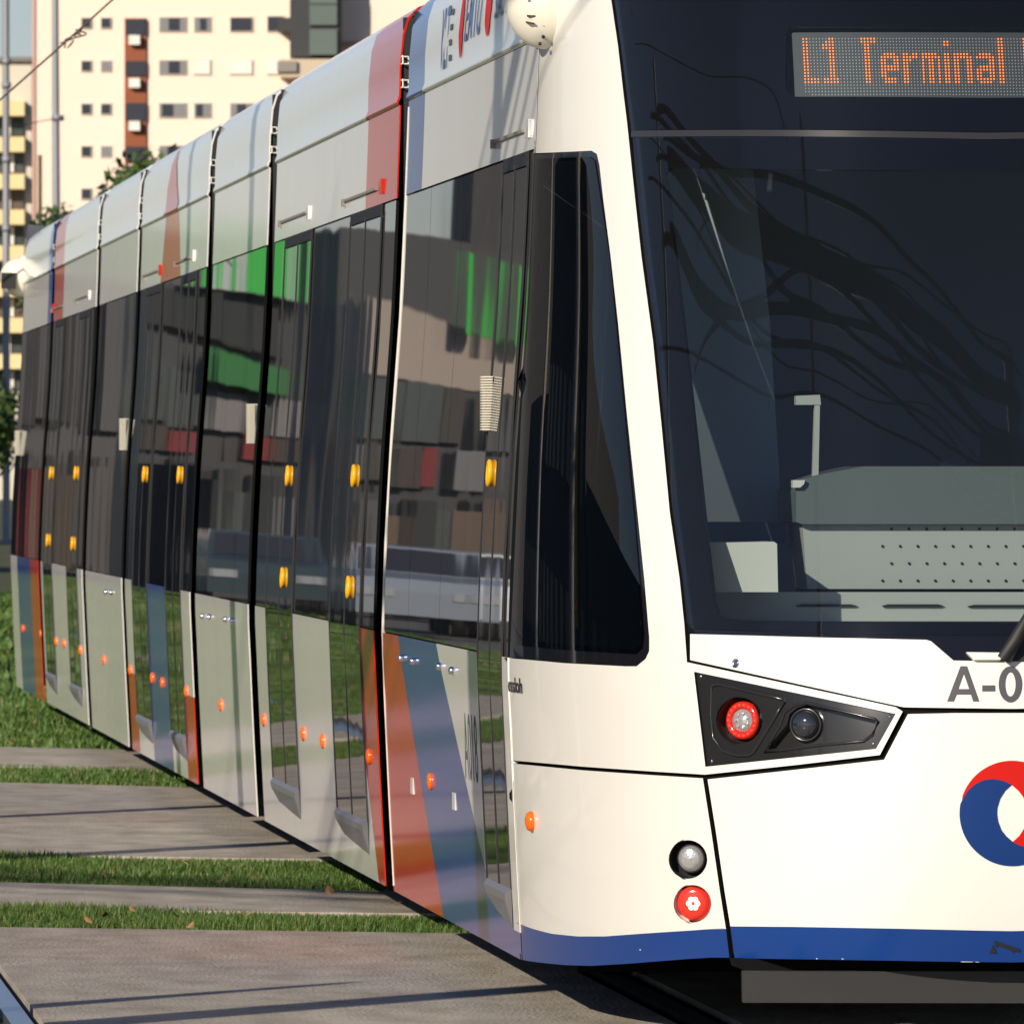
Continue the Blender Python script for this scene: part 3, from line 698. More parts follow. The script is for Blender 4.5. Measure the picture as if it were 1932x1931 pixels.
slab('switch_cabinet',[(1335,1024),(1460,1022),(1466,1026),(1468,1117),(1338,1117)],31.25,.3,M['white_plastic'])
slab('blind',[(1236,318),(1420,318),(1452,600),(1478,1020),(1300,1020)],32.25,.02,M['blind'])
slab('blind_box',[(1330,985),(1480,985),(1485,1024),(1330,1024)],31.9,.2,mat('blue_trim',(.05,.09,.17),.6))
slab('grab_post',[(1537,765),(1547,765),(1544,905),(1533,905)],31.7,.03,M['grey_plastic'])
slab('grab_post',[(1502,747),(1547,745),(1549,764),(1502,764)],31.7,.05,M['grey_plastic'])
slab('grab_post',[(1496,906),(1519,906),(1517,913),(1510,920),(1496,920)],31.6,.05,M['white_plastic'])
slab('sun_visor',[(1270,262),(2050,262),(2050,322),(1270,318)],31.9,.02,M['cab_wall'])
slab('edge_glint',[(1265,317.2),(2050,321),(2050,322.8),(1265,318.6)],31.88,.004,mat('glint_white',(.8,.85,.85),.3))  # pale strip painted as the bright reflection along the glass edge
# wiper and its well
npatch('wiper_plinth',[(npx([(1822,1233),(1895,1234),(1886,1247),(1836,1247)]),[],0)],[M['white']],cab,off=.02,thick=.02)
mb=MB()
pa=[nose_pt(*nose_inv(u,v),o) for u,v,o in ((1893,1246,.02),(1912,1215,.05),(1960,1130,.06),(2010,960,.05))]
mb.tube(pa,[.024,.022,.015,.010],8); mb.build('wiper_arm',M['black'],cab)
npatch('wiper_base',[(npx([(1893,1226),(1940,1226),(1940,1247),(1887,1247)]),[],0)],[M['black']],cab,off=.012,thick=.012)
# coupler cover below the nose and dark underframe
slab('underrun_plate',[(1402,1832),(1932,1832),(2420,1834),(2416,1893),(1403,1891)],30.72,.05,M['plate'])
slab('apron_lip',[(1380,1808),(2440,1816),(2440,1834),(1410,1832),(1384,1822)],30.9,.06,M['void'])
mb=MB(); mb.box(-1.1,1.1,32.9,74.5,.14,.3)
for y in (35.6,37.4,48.5,50.2,60.5,62,72,73.5):
    for x in (-.72,.72): mb.lathe((x-.06,y,.30),(1,0,0),[(.001,0),(.27,0),(.30,.03),(.30,.12),(.001,.13)],20)
mb.build('underframe',M['void'],tram)
# camera dome on the cab corner and its twin at the rear
def dome(p,ax,r,h,parent,square=None):
    ax=Vector(ax).normalized(); mb=MB()
    mb.lathe(p-ax*.03,ax,[(r*1.02,-.03),(r*1.12,0),(r*1.10,.018),(r*1.0,.022)],36)
    mb.lathe(p,ax,[(r,-.01)]+[(r*math.cos(t),h*math.sin(t)) for t in [k*math.pi/2/10 for k in range(10)]]+[(.001,h)],36)
    a=ax.cross(Vector((0,0,1))).normalized(); b=ax.cross(a)
    o=mb.build('camera_dome',M['sensor'],parent)
    return o
s_,z_=nose_inv(1033,7); p=nose_pt(s_,z_)
dome(p+Vector((-.01,-.01,0)),(-1,-.22,-.12),.150,.125,cab)
axd=Vector((-1,-.22,-.12)).normalized()
mb=MB()
for (u,v,w,tilt) in [(1003,3,15,.03),(1002,31,17,.05),(1000,44,17,.2),(1003,-22,14,.03)]:
    q=atdepth(u,v,(p-CAM).dot(FW)-.128); mb.obox(q,RT*(w*px)+UP*(-w*px*tilt),FW*.03,UP*.0042)
mb.build('dome_slot',M['black'],cab)
for u,v in [(1027,48),(1025,70),(1019,83)]:
    q=atdepth(u,v,(p-CAM).dot(FW)-.13); mb=MB(); mb.lathe(q,-FW,[(.0055,-.03),(.0055,.003),(.001,.004)],8); mb.build('dome_screw',M['black'],cab)
# rear cab
mb=MB(); ns=24; zz=[BZ,.4,.8,WZ,1.6,2.1,2.6,3.0,3.3,3.5,3.62]
YR=rear[6]
vs=[]
for z in zz:
    for k in range(ns+1):
        q=nose_pt0(-LS+2*LS*k/ns,z); vs.append((q.x,YR+(YC-q.y),z))
mb.add(vs,[(i*(ns+1)+k,i*(ns+1)+k+1,(i+1)*(ns+1)+k+1,(i+1)*(ns+1)+k) for i in range(len(zz)-1) for k in range(ns)],0,True)
rc=mb.build('rear_cab',M['white'],tram)
pr_=Vector((-1.23,YR+.35,3.23))
dome(pr_,(-1,-.1,-.1),.15,.16,rc)
mb=MB(); mb.obox(pr_+Vector((-.10,-.14,-.03)),Vector((.11,0,0)),Vector((0,.05,0)),Vector((0,0,.12))); mb.build('dome_window',M['black'],rc)

# ================================================================== GROUND
concrete=mat('worn_concrete',(.42,.38,.325),.85,noise=((5,2.2,5),.9,(.265,.23,.19),12),bump=((60,60,60),.012,4))
soil=mat('grass_soil',(.055,.075,.022),.95,noise=((.8,.8,.8),.8,(.085,.062,.032),8),bump=((9,9,9),.05,6))
road=mat('asphalt',(.09,.088,.085),.9,noise=((2,2,2),.5,(.13,.125,.12),6))
mb=MB(); mb.add([(-1500,-300,-.04),(1500,-300,-.04),(1500,2500,-.04),(-1500,2500,-.04)],[(0,1,2,3)])
tag(mb.build('ground',soil),kind='structure')
def gline(a,b):
    p,q=ground(*a),ground(*b); k=(q.y-p.y)/(q.x-p.x); return lambda x:p.y+k*(x-p.x)
e_far0=gline((0,1408),(200,1413)); e_far1=gline((0,1444.5),(200,1450)); e_c=gline((0,1475.5),(362,1485))
e_b0=gline((0,1611.5),(600,1620)); e_b1=gline((0,1664),(733,1681)); e_a0=gline((0,1713),(733,1722)); e_a1=gline((0,1748.5),(800,1759))
near=lambda x:12.0
lanes=[(-9.5,-4.52),(-4.27,-3.05),(-2.84,-.83),(-.62,.62),(.83,6)]
mb=MB()
for lo_,hi_ in lanes:
    for f0,f1 in ((near,e_a1),(e_a0,e_b1),(e_b0,e_c),(e_far1,e_far0)):
        n=6
        for i in range(n):
            x0=lo_+(hi_-lo_)*i/n; x1=lo_+(hi_-lo_)*(i+1)/n
            mb.add([(x0,f0(x0),0),(x1,f0(x1),0),(x1,f1(x1),0),(x0,f1(x0),0)],[(0,1,2,3)])
        for f in (f0,f1):
            mb.add([(lo_,f(lo_),0),(hi_,f(hi_),0),(hi_,f(hi_),-.05),(lo_,f(lo_),-.05)],[(0,1,2,3)])
        for x in (lo_,hi_):
            mb.add([(x,f0(x),0),(x,f1(x),0),(x,f1(x),-.12),(x,f0(x),-.12)],[(0,1,2,3)])
tag(mb.build('concrete_crossing',concrete),kind='structure')
railm=mat('rail_steel',(.33,.37,.43),.28,metal=.85); rail_shaded=mat('shaded_rail',(.035,.025,.02),.9)  # rails below the tram get a darkened copy, its shade painted in
for x,lab,s in ((-2.872,'steel rail of the empty neighbouring track beside the concrete slab',-1),(-4.38,'steel rail of the empty neighbouring track, the one further from the tram',-1),(-.685,'steel rail under the near side of the tram',-1),(.755,'steel rail under the far side of the tram',-1)):
    mb=MB(); mb.box(x-.072,x,5,320,-.06,-.004); mb.box(x-.115,x-.072,5,320,-.06,-.045); mb.box(x-.13,x-.115,5,320,-.06,-.015)
    tag(mb.build('tram_rail',rail_shaded if abs(x)<1 else railm),lab,'rail','rails of the two tracks')
# blades of grass
gm=bpy.data.materials.new('grass_blades'); gm.use_nodes=True; nt=gm.node_tree; b=nt.nodes['Principled BSDF']; b.inputs['Roughness'].default_value=.6
at=nt.nodes.new('ShaderNodeAttribute'); at.attribute_name='tint'; cr=nt.nodes.new('ShaderNodeValToRGB')
cr.color_ramp.elements[0].color=(.030,.082,.010,1); cr.color_ramp.elements[1].color=(.095,.20,.024,1)
e=cr.color_ramp.elements.new(.9); e.color=(.10,.17,.03,1); cr.color_ramp.elements[2].color=(.22,.17,.07,1); cr.color_ramp.elements[2].position=1
nt.links.new(at.outputs['Fac'],cr.inputs[0]); nt.links.new(cr.outputs[0],b.inputs['Base Color'])
b.inputs['Transmission Weight'].default_value=0
GV=[];GF=[];GT=[]
def blade(x,y,h,w,t):
    a=random.uniform(0,2*math.pi); l=random.uniform(.1,.7)*h; dx,dy=math.cos(a),math.sin(a); b0=len(GV); px_,py_=-dy*w,dx*w
    GV.extend([(x-px_,y-py_,-.035),(x+px_,y+py_,-.035),(x+px_*.7+dx*l*.35,y+py_*.7+dy*l*.35,h*.6-.03),(x-px_*.7+dx*l*.35,y-py_*.7+dy*l*.35,h*.6-.03),(x+dx*l,y+dy*l,h-.03)])
    GF.extend([(b0,b0+1,b0+2,b0+3),(b0+3,b0+2,b0+4)]); GT.extend([t,t])
def vn(x,y): return .5+.25*math.sin(x*2.3+1.7*math.sin(y*1.1))+.25*math.sin(y*3.1+2*math.sin(x*1.3))
def fill(f0,f1,x0,x1,dens_,h0,h1,w):
    n=int((x1-x0)*abs(f1((x0+x1)/2)-f0((x0+x1)/2))*dens_)
    for _ in range(n):
        x=random.uniform(x0,x1); y=f0(x)+(f1(x)-f0(x))*random.uniform(-.01,1.02); q=vn(x,y)
        if random.random()>.35+q: continue
        t=min(1,max(0,random.gauss(.30+.25*q,.18))) if random.random()>.05 else 1.0
        blade(x,y,random.uniform(h0,h1)*(.6+.7*q),w*random.uniform(.7,1.4),t)
fill(e_a1,e_a0,-5.2,-.9,7500,.025,.06,.003)
fill(e_b1,e_b0,-5.6,-.9,5200,.02,.055,.0035)
fill(e_c,e_far1,-6,-.9,2000,.02,.055,.005)
fill(e_far0,lambda x:e_far0(x)+18,-7,-.9,500,.03,.07,.010)
fill(lambda x:82,lambda x:150,-8,6,40,.06,.13,.03)
for _ in range(26):   # taller tufts along the nearest strip
    x=random.uniform(-4.9,-3.2); y=e_a0(x)-random.uniform(0,.3)
    for _ in range(7): blade(x+random.gauss(0,.03),y+random.gauss(0,.03),random.uniform(.06,.16),.003,random.uniform(.1,.5))
me=bpy.data.meshes.new('grass'); me.from_pydata(GV,[],GF); me.materials.append(gm)
attr=me.attributes.new('tint','FLOAT','FACE'); attr.data.foreach_set('value',GT)
go=link('grass',me); tag(go,'short green grass growing in strips between the concrete slabs','grass',kind='stuff')
# fallen leaves
leafm=mat('dry_leaf',(.42,.24,.10),.7,noise=((40,40,40),.8,(.28,.12,.05),3))
for u,v in [(360,1632),(404,1665),(449,1643),(580,1673),(733,1711),(625,1688),(255,1720),(195,1730),(345,1732),(460,1728),(174,1742),(355,1751),(30,1405)]:
    p=ground(u,v,.02); mb=MB(); s=random.uniform(.03,.055); a=random.uniform(0,6.28)
    pr=[(0,0,0),(.5,.33,.012),(1,.28,.03),(1.5,0,.05),(1,-.28,.03),(.5,-.33,.012)]
    c,sn=math.cos(a),math.sin(a)
    vs=[(p.x+s*(c*x-sn*y),p.y+s*(sn*x+c*y),p.z+s*z*14) for x,y,z in pr]+[(p.x+s*c*1.5,p.y+s*sn*1.5,p.z+s*.9),(p.x-s*.4*c,p.y-s*.4*sn,p.z)]
    mb.add(vs,[(0,1,2,3),(0,3,4,5)]); tag(mb.build('fallen_leaf',leafm),'small dry brown leaf lying on the ground strips left of the tram','leaf','fallen leaves beside the track')

# ================================================================== BACKGROUND
cream=mat('cream_render',(.86,.70,.58),.85,noise=((.05,.05,.3),.12,(.72,.60,.47),4))
brown=mat('brown_tiles',(.26,.075,.03),.8); wdark=mat('dark_window_glass',(.035,.037,.05),.12); wgrey=mat('grey_window_glass',(.22,.22,.22),.2)
wfr=mat('pale_window_frame',(.55,.52,.45),.6); wwhite=mat('white_window',(.72,.72,.66),.5)
DB=660.0
def bpx(u,v,dd=0): return atdepth(u,v,DB+dd)
def bslab(nm,u0,u1,v0,v1,m,parent,front=0.0,depth=.3):
    p=[bpx(u0,v1,-front),bpx(u1,v1,-front),bpx(u1,v0,-front),bpx(u0,v0,-front)]; mb=MB(); q=[x+FW*depth for x in p]
    mb.add(p+q,[(0,1,2,3),(7,6,5,4),(0,4,5,1),(1,5,6,2),(2,6,7,3),(3,7,4,0)]); return mb.build(nm,m,parent)
b1=thing('apartment_block','tall cream apartment block with a brown tiled window column','building',tuple(ground(500,950)-Vector((0,0,0))))
bslab('wall',62,1010,-420,947,cream,b1,0,16)
bslab('corner_pilaster',61,66,-420,947,mat('pink_render',(.62,.36,.30),.8),b1,.15,.5)
def win(u0,u1,v0,v1,m):
    f=bslab('window',u0-2,u1+2,v0-2,v1+2,wfr,b1,.12,.3); bslab('pane',u0,u1,v0,v1,m,f,.16,.1)
    return f
for k,v in enumerate((-36,44,125,206,286,366,446)):
    for u0,u1,m in ((154,171,(wdark,wdark,wdark,wdark,wdark)),(191,208,(wdark,wdark,wgrey,wdark,wgrey))): win(u0,u1,v-9,v+9,m[k%5])
    for u0,u1,kind in ((301,350,'p'),(367,396,'q'),(435,475,'r'),(505,533,'q')):
        top_,bt=v-10 if u0<500 else v-12,v+15
        if u0>430 and k==1: win(u0,u1,top_,bt,wdark); continue
        if k==2 and u0>360: win(u0,u1,top_,bt,wwhite); continue
        if u0>500 and k not in (1,2): continue
        f=win(u0,u1,top_,bt,wgrey); w=(u1-u0); a=u0+w*random.choice((.1,.3,.35)); bslab('pane',a,a+w*.42,top_+1,bt-1,wdark,f,.2,.05)
bslab('tiled_column',235,276,35,600,brown,b1,.2,.3)
for v0,v1 in ((37,66),(116,144),(195,228),(277,305),(358,386)): f=bslab('window',237,275,v0,v1,wdark,b1,.35,.2)
for v in (157,238,320,76): bslab('air_conditioner',243,264,v-9,v+9,wwhite,b1,.8,.6)
# balcony tower of the next block
b2=thing('balcony_tower','dark glazed stair and balcony tower on the cream block above the tram roof','building',tuple(ground(590,950)))
grn=mat('green_grey_glass',(.12,.15,.135),.2); dk=mat('dark_frame',(.03,.032,.036),.6)
bslab('wall',547,640,-300,108,dk,b2,3.0,3.2)
for v0,v1 in ((-40,8),(10,48),(56,104)):
    bslab('window',584,636,v0,v1,grn,b2,3.3,.2)
bslab('wall',524,552,34,60,dk,b2,1.5,1.6)
bslab('ledge',528,640,112,146,mat('balcony_slab',(.55,.45,.33),.8),b2,4.0,4.2)
bslab('ledge',523,560,116,136,mat('ledge_grey',(.25,.23,.21),.8),b2,4.3,4.3)
bslab('parapet_line',640,700,78,88,mat('parapet',(.5,.38,.27),.8),b1,.5,.6)
bslab('pilaster',641,646,-300,300,mat('seam_render',(.60,.49,.36),.8),b1,.4,.5)
# yellow-balconied block far left
b3=thing('yellow_block','pale apartment block with yellow balcony bands at the left edge','building',tuple(ground(0,945)))
DB2=DB; DB=735.0
bslab('wall',-160,60,112,944,mat('pale_render',(.62,.57,.47),.85),b3,0,14)
bslab('roof_edge',-160,60,108,116,mat('roof_edge_grey',(.2,.19,.18),.8),b3,.5,.6)
yel=mat('yellow_balcony',(.78,.62,.33),.8)
for k,v in enumerate((207,275,345,412,480,548,616,684)):
    bslab('balcony',-120,46,v-16,v+12,yel,b3,2.0,2.0)
    bslab('window',-110,44,v+16,v+50,mat('balcony_window_%d'%k,((.035,.05,.045),(.07,.07,.07),(.11,.08,.06))[k%3],.4),b3,.3,.2)  # window bands between balconies cycle through three dark tones
    bslab('window_frame',14+6*(k%2),20+6*(k%2),v+16,v+50,wwhite,b3,.5,.2)
DB=DB2
# poles
polem=mat('galvanised_pole',(.30,.31,.33),.5,metal=.3,noise=((3,3,.4),.4,(.22,.22,.24),4))
def pole(u0,v0,u1,v1,d,r0,r1,lab,nm='catenary_pole',m=None,fit=()):
    a=ground(u0,v0) if v0 is None else atdepth(u0,v0,d); a.z=-.02; b_=atdepth(u1,v1,d); r=thing(nm,lab,'pole',tuple(a))
    mb=MB(); mb.tube([a,b_],[r0,r1],14); mb.build('mast',m or polem,r)
    mb=MB(); mb.box(a.x-.25,a.x+.25,a.y-.25,a.y+.25,-.03,.05); mb.build('base_plate',m or polem,r)
    for f in fit:
        p=atdepth(u0,f,d); mb=MB(); mb.lathe(p-UP*.1,UP,[(r0*.5,-.0),(r0*1.25,.0),(r0*1.25,.16),(r0*.5,.16)],14); mb.build('clamp_band',m or polem,r)
pole(12,1010,11,-250,262,.098,.085,'slender grey catenary pole at the left edge of the picture',fit=(115,160,300,430))
pole(109,1005,103,-250,290,.145,.085,'thicker tapering grey pole rising in front of the cream block',fit=(222,))
pole(75.5,1000,75.5,293,300,.075,.06,'short thin brown pole between two grey poles','wooden_pole',mat('brown_pole',(.13,.085,.05),.8))
for x,y,h,r0,r1,lab in ((-6.5,27.7,7.5,.16,.11,'tall grey catenary pole left of the tracks nearest the camera'),(-6.55,46.8,7.5,.13,.10,'tall grey catenary pole left of the tracks across the road crossing'),(-6.6,41.3,7.5,.15,.11,'tall grey catenary pole left of the tracks before the road crossing'),(-6.45,29.0,3.3,.26,.03,'short tapering post left of the tracks')):
    t=thing('catenary_pole',lab,'pole',(x,y,0)); mb=MB(); mb.tube([(x,y,-.03),(x,y,h)],[r0,r1],14); mb.build('mast',polem,t)
    mb=MB(); mb.box(x-.3,x+.3,y-.3,y+.3,-.03,.04); mb.build('base_plate',polem,t)
# overhead span wire with clamps
wirem=mat('dark_cable',(.045,.035,.028),.6)
wr=thing('span_wire','dark overhead cable slanting up across the top left corner','cable',tuple(atdepth(0,195,75)))
def sag(a,b,s,n=24): return [a.lerp(b,i/n)-UP*(4*s*(i/n)*(1-i/n)) for i in range(n+1)]
wa,wb=atdepth(-330,470,75),atdepth(520,-285,75)
mb=MB(); mb.tube(sag(wa,wb,.05),.0085,6); mb.build('cable',wirem,wr)
for u,v in ((150,62),(128,82)):
    p=atdepth(u,v,75); mb=MB()
    for k in range(5): mb.tube([p+Vector((random.uniform(-.06,.06),0,random.uniform(-.04,.03))),p+Vector((random.uniform(-.08,.08),.02,random.uniform(-.04,.05)))],.006,5)
    mb.build('cable_clamp',wirem,wr)
w2=thing('tie_wire','thin cable running between the two grey poles','cable',tuple(atdepth(25,233,262)))
mb=MB(); mb.tube(sag(atdepth(12,240,262),atdepth(112,222,290),.02),.014,5); mb.build('cable',wirem,w2)
# trees
bark=mat('bark',(.09,.065,.045),.9)
def leafmat(nm,c0,c1):
    m=bpy.data.materials.new(nm); m.use_nodes=True; nt=m.node_tree; b=nt.nodes['Principled BSDF']; b.inputs['Roughness'].default_value=.55
    at=nt.nodes.new('ShaderNodeAttribute'); at.attribute_name='tint'; mx=nt.nodes.new('ShaderNodeMix'); mx.data_type='RGBA'; mx.inputs[6].default_value=(*c0,1); mx.inputs[7].default_value=(*c1,1)
    nt.links.new(at.outputs['Fac'],mx.inputs[0]); nt.links.new(mx.outputs[2],b.inputs['Base Color']); return m
lm=leafmat('tree_leaves',(.018,.042,.008),(.06,.11,.018))
def tree(base,h,r,n,ls,lab,group=None,trunk=.35):
    base=Vector(base); t=thing('broadleaf_tree',lab,'tree',tuple(base),group)
    mb=MB(); top_=base+UP*h*.6
    mb.tube([base,base+UP*h*trunk,top_],[h*.03,h*.022,h*.01],9)
    for k in range(7):
        a=k*2.4; s=base+UP*h*random.uniform(trunk*.8,.55); mb.tube([s,s+Vector((math.cos(a)*r*.6,math.sin(a)*r*.6,h*.2))],[h*.012,h*.004],6)
    mb.build('trunk',bark,t)
    cl=[]
    for k in range(16):
        a=random.uniform(0,6.28); q=random.uniform(0,.75); zz_=random.uniform(.38,.9); rr_=r*(1-.55*abs(zz_-.6)/.4)
        cl.append((base+Vector((math.cos(a)*q*rr_,math.sin(a)*q*rr_,h*zz_)),random.uniform(.36,.55)*r))
    V=[];Fc=[];T=[]
    for _ in range(n):
        c,cr_=random.choice(cl); d=Vector((random.gauss(0,1),random.gauss(0,1),random.gauss(0,.8))).normalized()*cr_*random.uniform(.45,.98)
        p=c+d; a=Vector((random.gauss(0,1),random.gauss(0,1),random.gauss(0,1))).normalized(); b_=a.cross(d if d.length else UP).normalized(); s=ls*random.uniform(.6,1.4); k=len(V)
        V+= [tuple(p-a*s),tuple(p+b_*s*.5),tuple(p+a*s),tuple(p-b_*s*.5)]; Fc.append((k,k+1,k+2,k+3)); T.append(random.random())
    me=bpy.data.meshes.new('crown'); me.from_pydata(V,[],Fc); me.materials.append(lm)
    at=me.attributes.new('tint','FLOAT','FACE'); at.data.foreach_set('value',T); link('crown',me,t)
def gp(u,d): p=atdepth(u,VH,d); p.z=0; return p
tree(gp(282,190),7.9,2.0,20000,.10,'dark green tree rising behind the roof of the middle tram sections')
tree(gp(215,215),8.1,1.8,16000,.10,'lower green tree left of the larger one behind the tram roof')
tree(gp(150,240),8.4,1.5,12000,.10,'small tree at the foot of the thick grey pole')
tree(gp(-75,235),5.4,1.5,5000,.11,'dark bushy tree behind the pole at the left edge of the picture')

# ================================================================== WHAT THE TRAM SIDE MIRRORS (street to the left of the tracks)
greend=mat('green_awning',(.015,.13,.03),.6); green=mat('green_fascia',(.03,.36,.05),.5); shopwall=mat('beige_shop_wall',(.30,.25,.22),.85); shopdark=mat('dark_shopfront',(.05,.05,.053),.4); redp=mat('red_hoarding',(.14,.012,.015),.7); palew=mat('pale_wall',(.12,.12,.135),.8)
def shop(x0,x1,y,bands,lab,lx=()):
    t=thing('shop_building',lab,'shop',((x0+x1)/2,y,0))
    for nm,m,z0,z1,out in bands:
        mb=MB(); mb.box(x0,x1,y-out,y+8,z0,z1); mb.build(nm,m,t)
    return t
s1=shop(-11.6,-9.2,152,[('wall',shopdark,0,4.5,0),('upper_wall',shopwall,4.5,5.25,.05)],'beige shop with green letters on its fascia beside the tracks')
s2=shop(-9.1,-6.6,165,[('wall',shopdark,0,5.3,0)],'dark shop with a wide green fascia and a green awning')
s3=shop(-8.0,-4.6,178,[('wall',mat('grey_front',(.06,.06,.064),.6),0,6.4,0)],'narrow dark grey building at the end of the shop row')
s4=shop(-70,-12.2,206,[('wall',mat('dark_backdrop_wall',(.055,.056,.06),.8),0,7.7,0)],'long dark unseen backdrop block added behind the shops left of the street')  # last block is added to darken what the cab window mirrors
bm_=[mat('shop_bay_%d'%k,c,.5) for k,c in enumerate(((.02,.02,.022),(.07,.07,.075),(.13,.13,.14),(.05,.06,.06),(.10,.07,.05),(.16,.015,.018),(.11,.012,.015),(.015,.018,.02),(.16,.15,.16),(.04,.035,.03)))]
def bays(t,x0,x1,y,z0,z1,w0,w1,pick,gap=.0):
    x=x0
    while x<x1-.05:
        w=min(random.uniform(w0,w1),x1-x); h0=z0+random.uniform(0,.12)*(z1-z0); h1=z1-random.uniform(0,.25)*(z1-z0)
        if random.random()>gap: mb=MB(); mb.box(x,x+w*.93,y-.14-random.random()*.12,y-.01,h0,h1); mb.build('shop_bay',bm_[random.choice(pick)],t)
        x+=w
bays(s1,-11.6,-9.2,152,.1,2.5,.15,.5,(0,1,3,4,7,9)); bays(s1,-11.6,-9.2,152,2.5,3.5,.2,.6,(5,6,9,0,2),.25); bays(s1,-11.6,-9.2,152,3.4,4.5,.2,.6,(0,1,7,9,3),.3)
bays(s2,-9.1,-6.6,165,.1,2.9,.12,.45,(0,1,3,7,9,2)); bays(s2,-9.1,-6.6,165,2.9,3.5,.25,.7,(5,6,5,9),.15); bays(s2,-9.1,-6.6,165,3.4,4.25,.2,.6,(2,8,1,3)); bays(s2,-9.1,-6.6,165,4.6,5.3,.3,.6,(0,7),.3)
bays(s3,-8.0,-4.6,178,.1,3,.1,.3,(1,3,4,9,6)); bays(s3,-8.0,-4.6,178,3,6.2,.1,.35,(1,3,0,9),.3)
mb=MB(); mb.box(-8.75,-7.55,164.4,164.9,4.2,4.55); mb.build('awning',greend,s2)
for a,b in ((-9.05,-8.85),(-8.7,-7.95),(-7.6,-7.3)): mb=MB(); mb.box(a,b,164.5,164.9,5.3,6.35); mb.build('fascia',green,s2)
for a,b in ((-11.45,-11.15),(-10.75,-10.5)):
    mb=MB(); mb.box(a,b,151.5,151.8,5.2,5.95); mb.build('fascia_letter',green,s1)
cabl=mat('overhead_cable',(.02,.02,.02),.7)
up_=thing('utility_pole','tall utility pole right of the tracks behind the camera view','pole',(2.3,19.5,0)); mb=MB(); mb.tube([(2.3,19.5,-.03),(2.3,19.5,12.6)],[.18,.12],14); mb.build('mast',polem,up_)
mb=MB(); mb.box(1.6,3.0,19.42,19.58,11.9,12.05); mb.build('crossarm',bark,up_)
up2=thing('utility_pole','short utility pole on the street left of the tram','pole',(-15.6,40.6,0)); mb=MB(); mb.tube([(-15.6,40.6,-.03),(-15.6,40.6,6.6)],[.18,.12],14); mb.build('mast',polem,up2)
TK=[(0,6),(.25,5.5),(.43,5.5),(.59,6.3),(.75,8.2),(.9,10.5),(1,12)]; TA=[(0,6),(.3,5.3),(.48,5.1),(.58,5.4),(.72,6.9),(.9,10.2),(1,12)]
TD=[(0,6),(.36,6.0),(.57,7.1),(.76,9.1),(1,12)]; TC=[(0,6),(.41,5.3),(.58,5.9),(.77,8.1),(1,12)]
TU=[(0,9),(.62,9.4),(1,12)]; TL=[(0,9),(.63,10),(1,12)]
for A_,B_,prof_,dz_,r_,lab in (((-14.6,38.9),(2.3,19.9),TK,0,.06,'thick black cable bundle sagging overhead in front of the tram'),
  ((-17.2,43.2),(2.3,19.1),TA,0,.009,'thin overhead cable below the thick bundle'),((-17.6,43.6),(2.2,19.1),TA,-.25,.009,'lowest of the overhead cables in front of the tram'),
  ((-15.8,41.0),(2.3,19.5),TC,0,.015,'overhead cable close under the thick bundle'),((-15.2,40.2),(2.3,19.7),TC,.15,.02,'second overhead cable close under the thick bundle'),((-11.9,34.8),(2.0,20.3),TD,0,.007,'uppermost thin overhead cable in front of the tram'),
  ((-16.4,42.2),(1.6,19.3),TA,.1,.005,'thin steep overhead cable left of the others'),((-12.6,35.6),(2.1,20.2),TD,-.2,.006,'thin overhead cable just above the thick bundle'),
  ((-15.0,39.5),(2.35,20.0),TK,.12,.016,'cable running along the top of the thick bundle'),((-14.9,39.3),(2.2,19.8),TK,-.22,.02,'cable hanging just under the thick bundle'),
  ((-16.6,42.0),(2.4,19.3),TA,.28,.014,'thin cable midway between the bundle and the lowest cable'),((-15.6,40.7),(2.3,19.6),TC,-.28,.012,'thin slack cable well below the thick bundle'),
  ((-13.4,36.6),(2.15,20.1),TD,-.45,.012,'slack thin cable above the thick bundle'),((-27.3,51.6),(-14.6,25.5),TU,0,.018,'overhead cable high on the left side')):
    zf=smooth_interp(prof_); pts=[]
    for i in range(49):
        t=-.01+1.02*i/48; pts.append(Vector((A_[0]+(B_[0]-A_[0])*t,A_[1]+(B_[1]-A_[1])*t,zf(t)+dz_)))
    mb=MB(); mb.tube(pts,r_,8); tag(mb.build('overhead_cable',cabl),lab,'cable','cables overhead in front of the tram')
s5=shop(-95,-17,232,[('wall',mat('sky_blocker_wall',(.05,.05,.055),.8),0,22,0)],'tall dark unseen block added to keep sky out of the cab window')  # added out of view to block the sky mirrored in the cab window
rowm=mat('added_row_wall',(.10,.095,.09),.85); roww=mat('added_row_window',(.02,.02,.022),.3); bann=mat('yellow_banner',(.55,.33,.02),.6)
for k,(y0,y1,h) in enumerate(((24,46,5.2),(46.3,70,4.6),(70.3,96,6.5),(96.3,128,5.4))):  # unseen row added so the cab side glass mirrors something dark
    t=thing('added_row_block',('added dark building of the unseen left hand row nearest the camera','added low dark building, second of the unseen left hand row','tallest added dark building of the unseen left hand row','long low dark building added at the far end of the unseen left hand row')[k],'building',(-27,(y0+y1)/2,0),'added buildings on the unseen left side of the street')
    mb=MB(); mb.box(-37,-27,y0,y1,-.03,h); mb.build('wall',rowm,t)
    n=int((y1-y0)/3.2)
    for i in range(n):
        for z in [1.2+3*j for j in range(int(h/3.2))]:
            y=y0+1+i*3.2; mb=MB(); mb.box(-27.05,-26.96,y,y+1.7,z,z+1.5); mb.build('window',roww,t)
    mb=MB(); mb.box(-26.9,-26.6,y0+3,y0+4.1,2.2,6.8); mb.build('banner',bann,t)
road_=MB(); road_.add([(-60,80,-.03),(-6.2,80,-.03),(-6.2,330,-.03),(-60,330,-.03)],[(0,1,2,3)])
tag(road_.build('street',road),kind='structure')
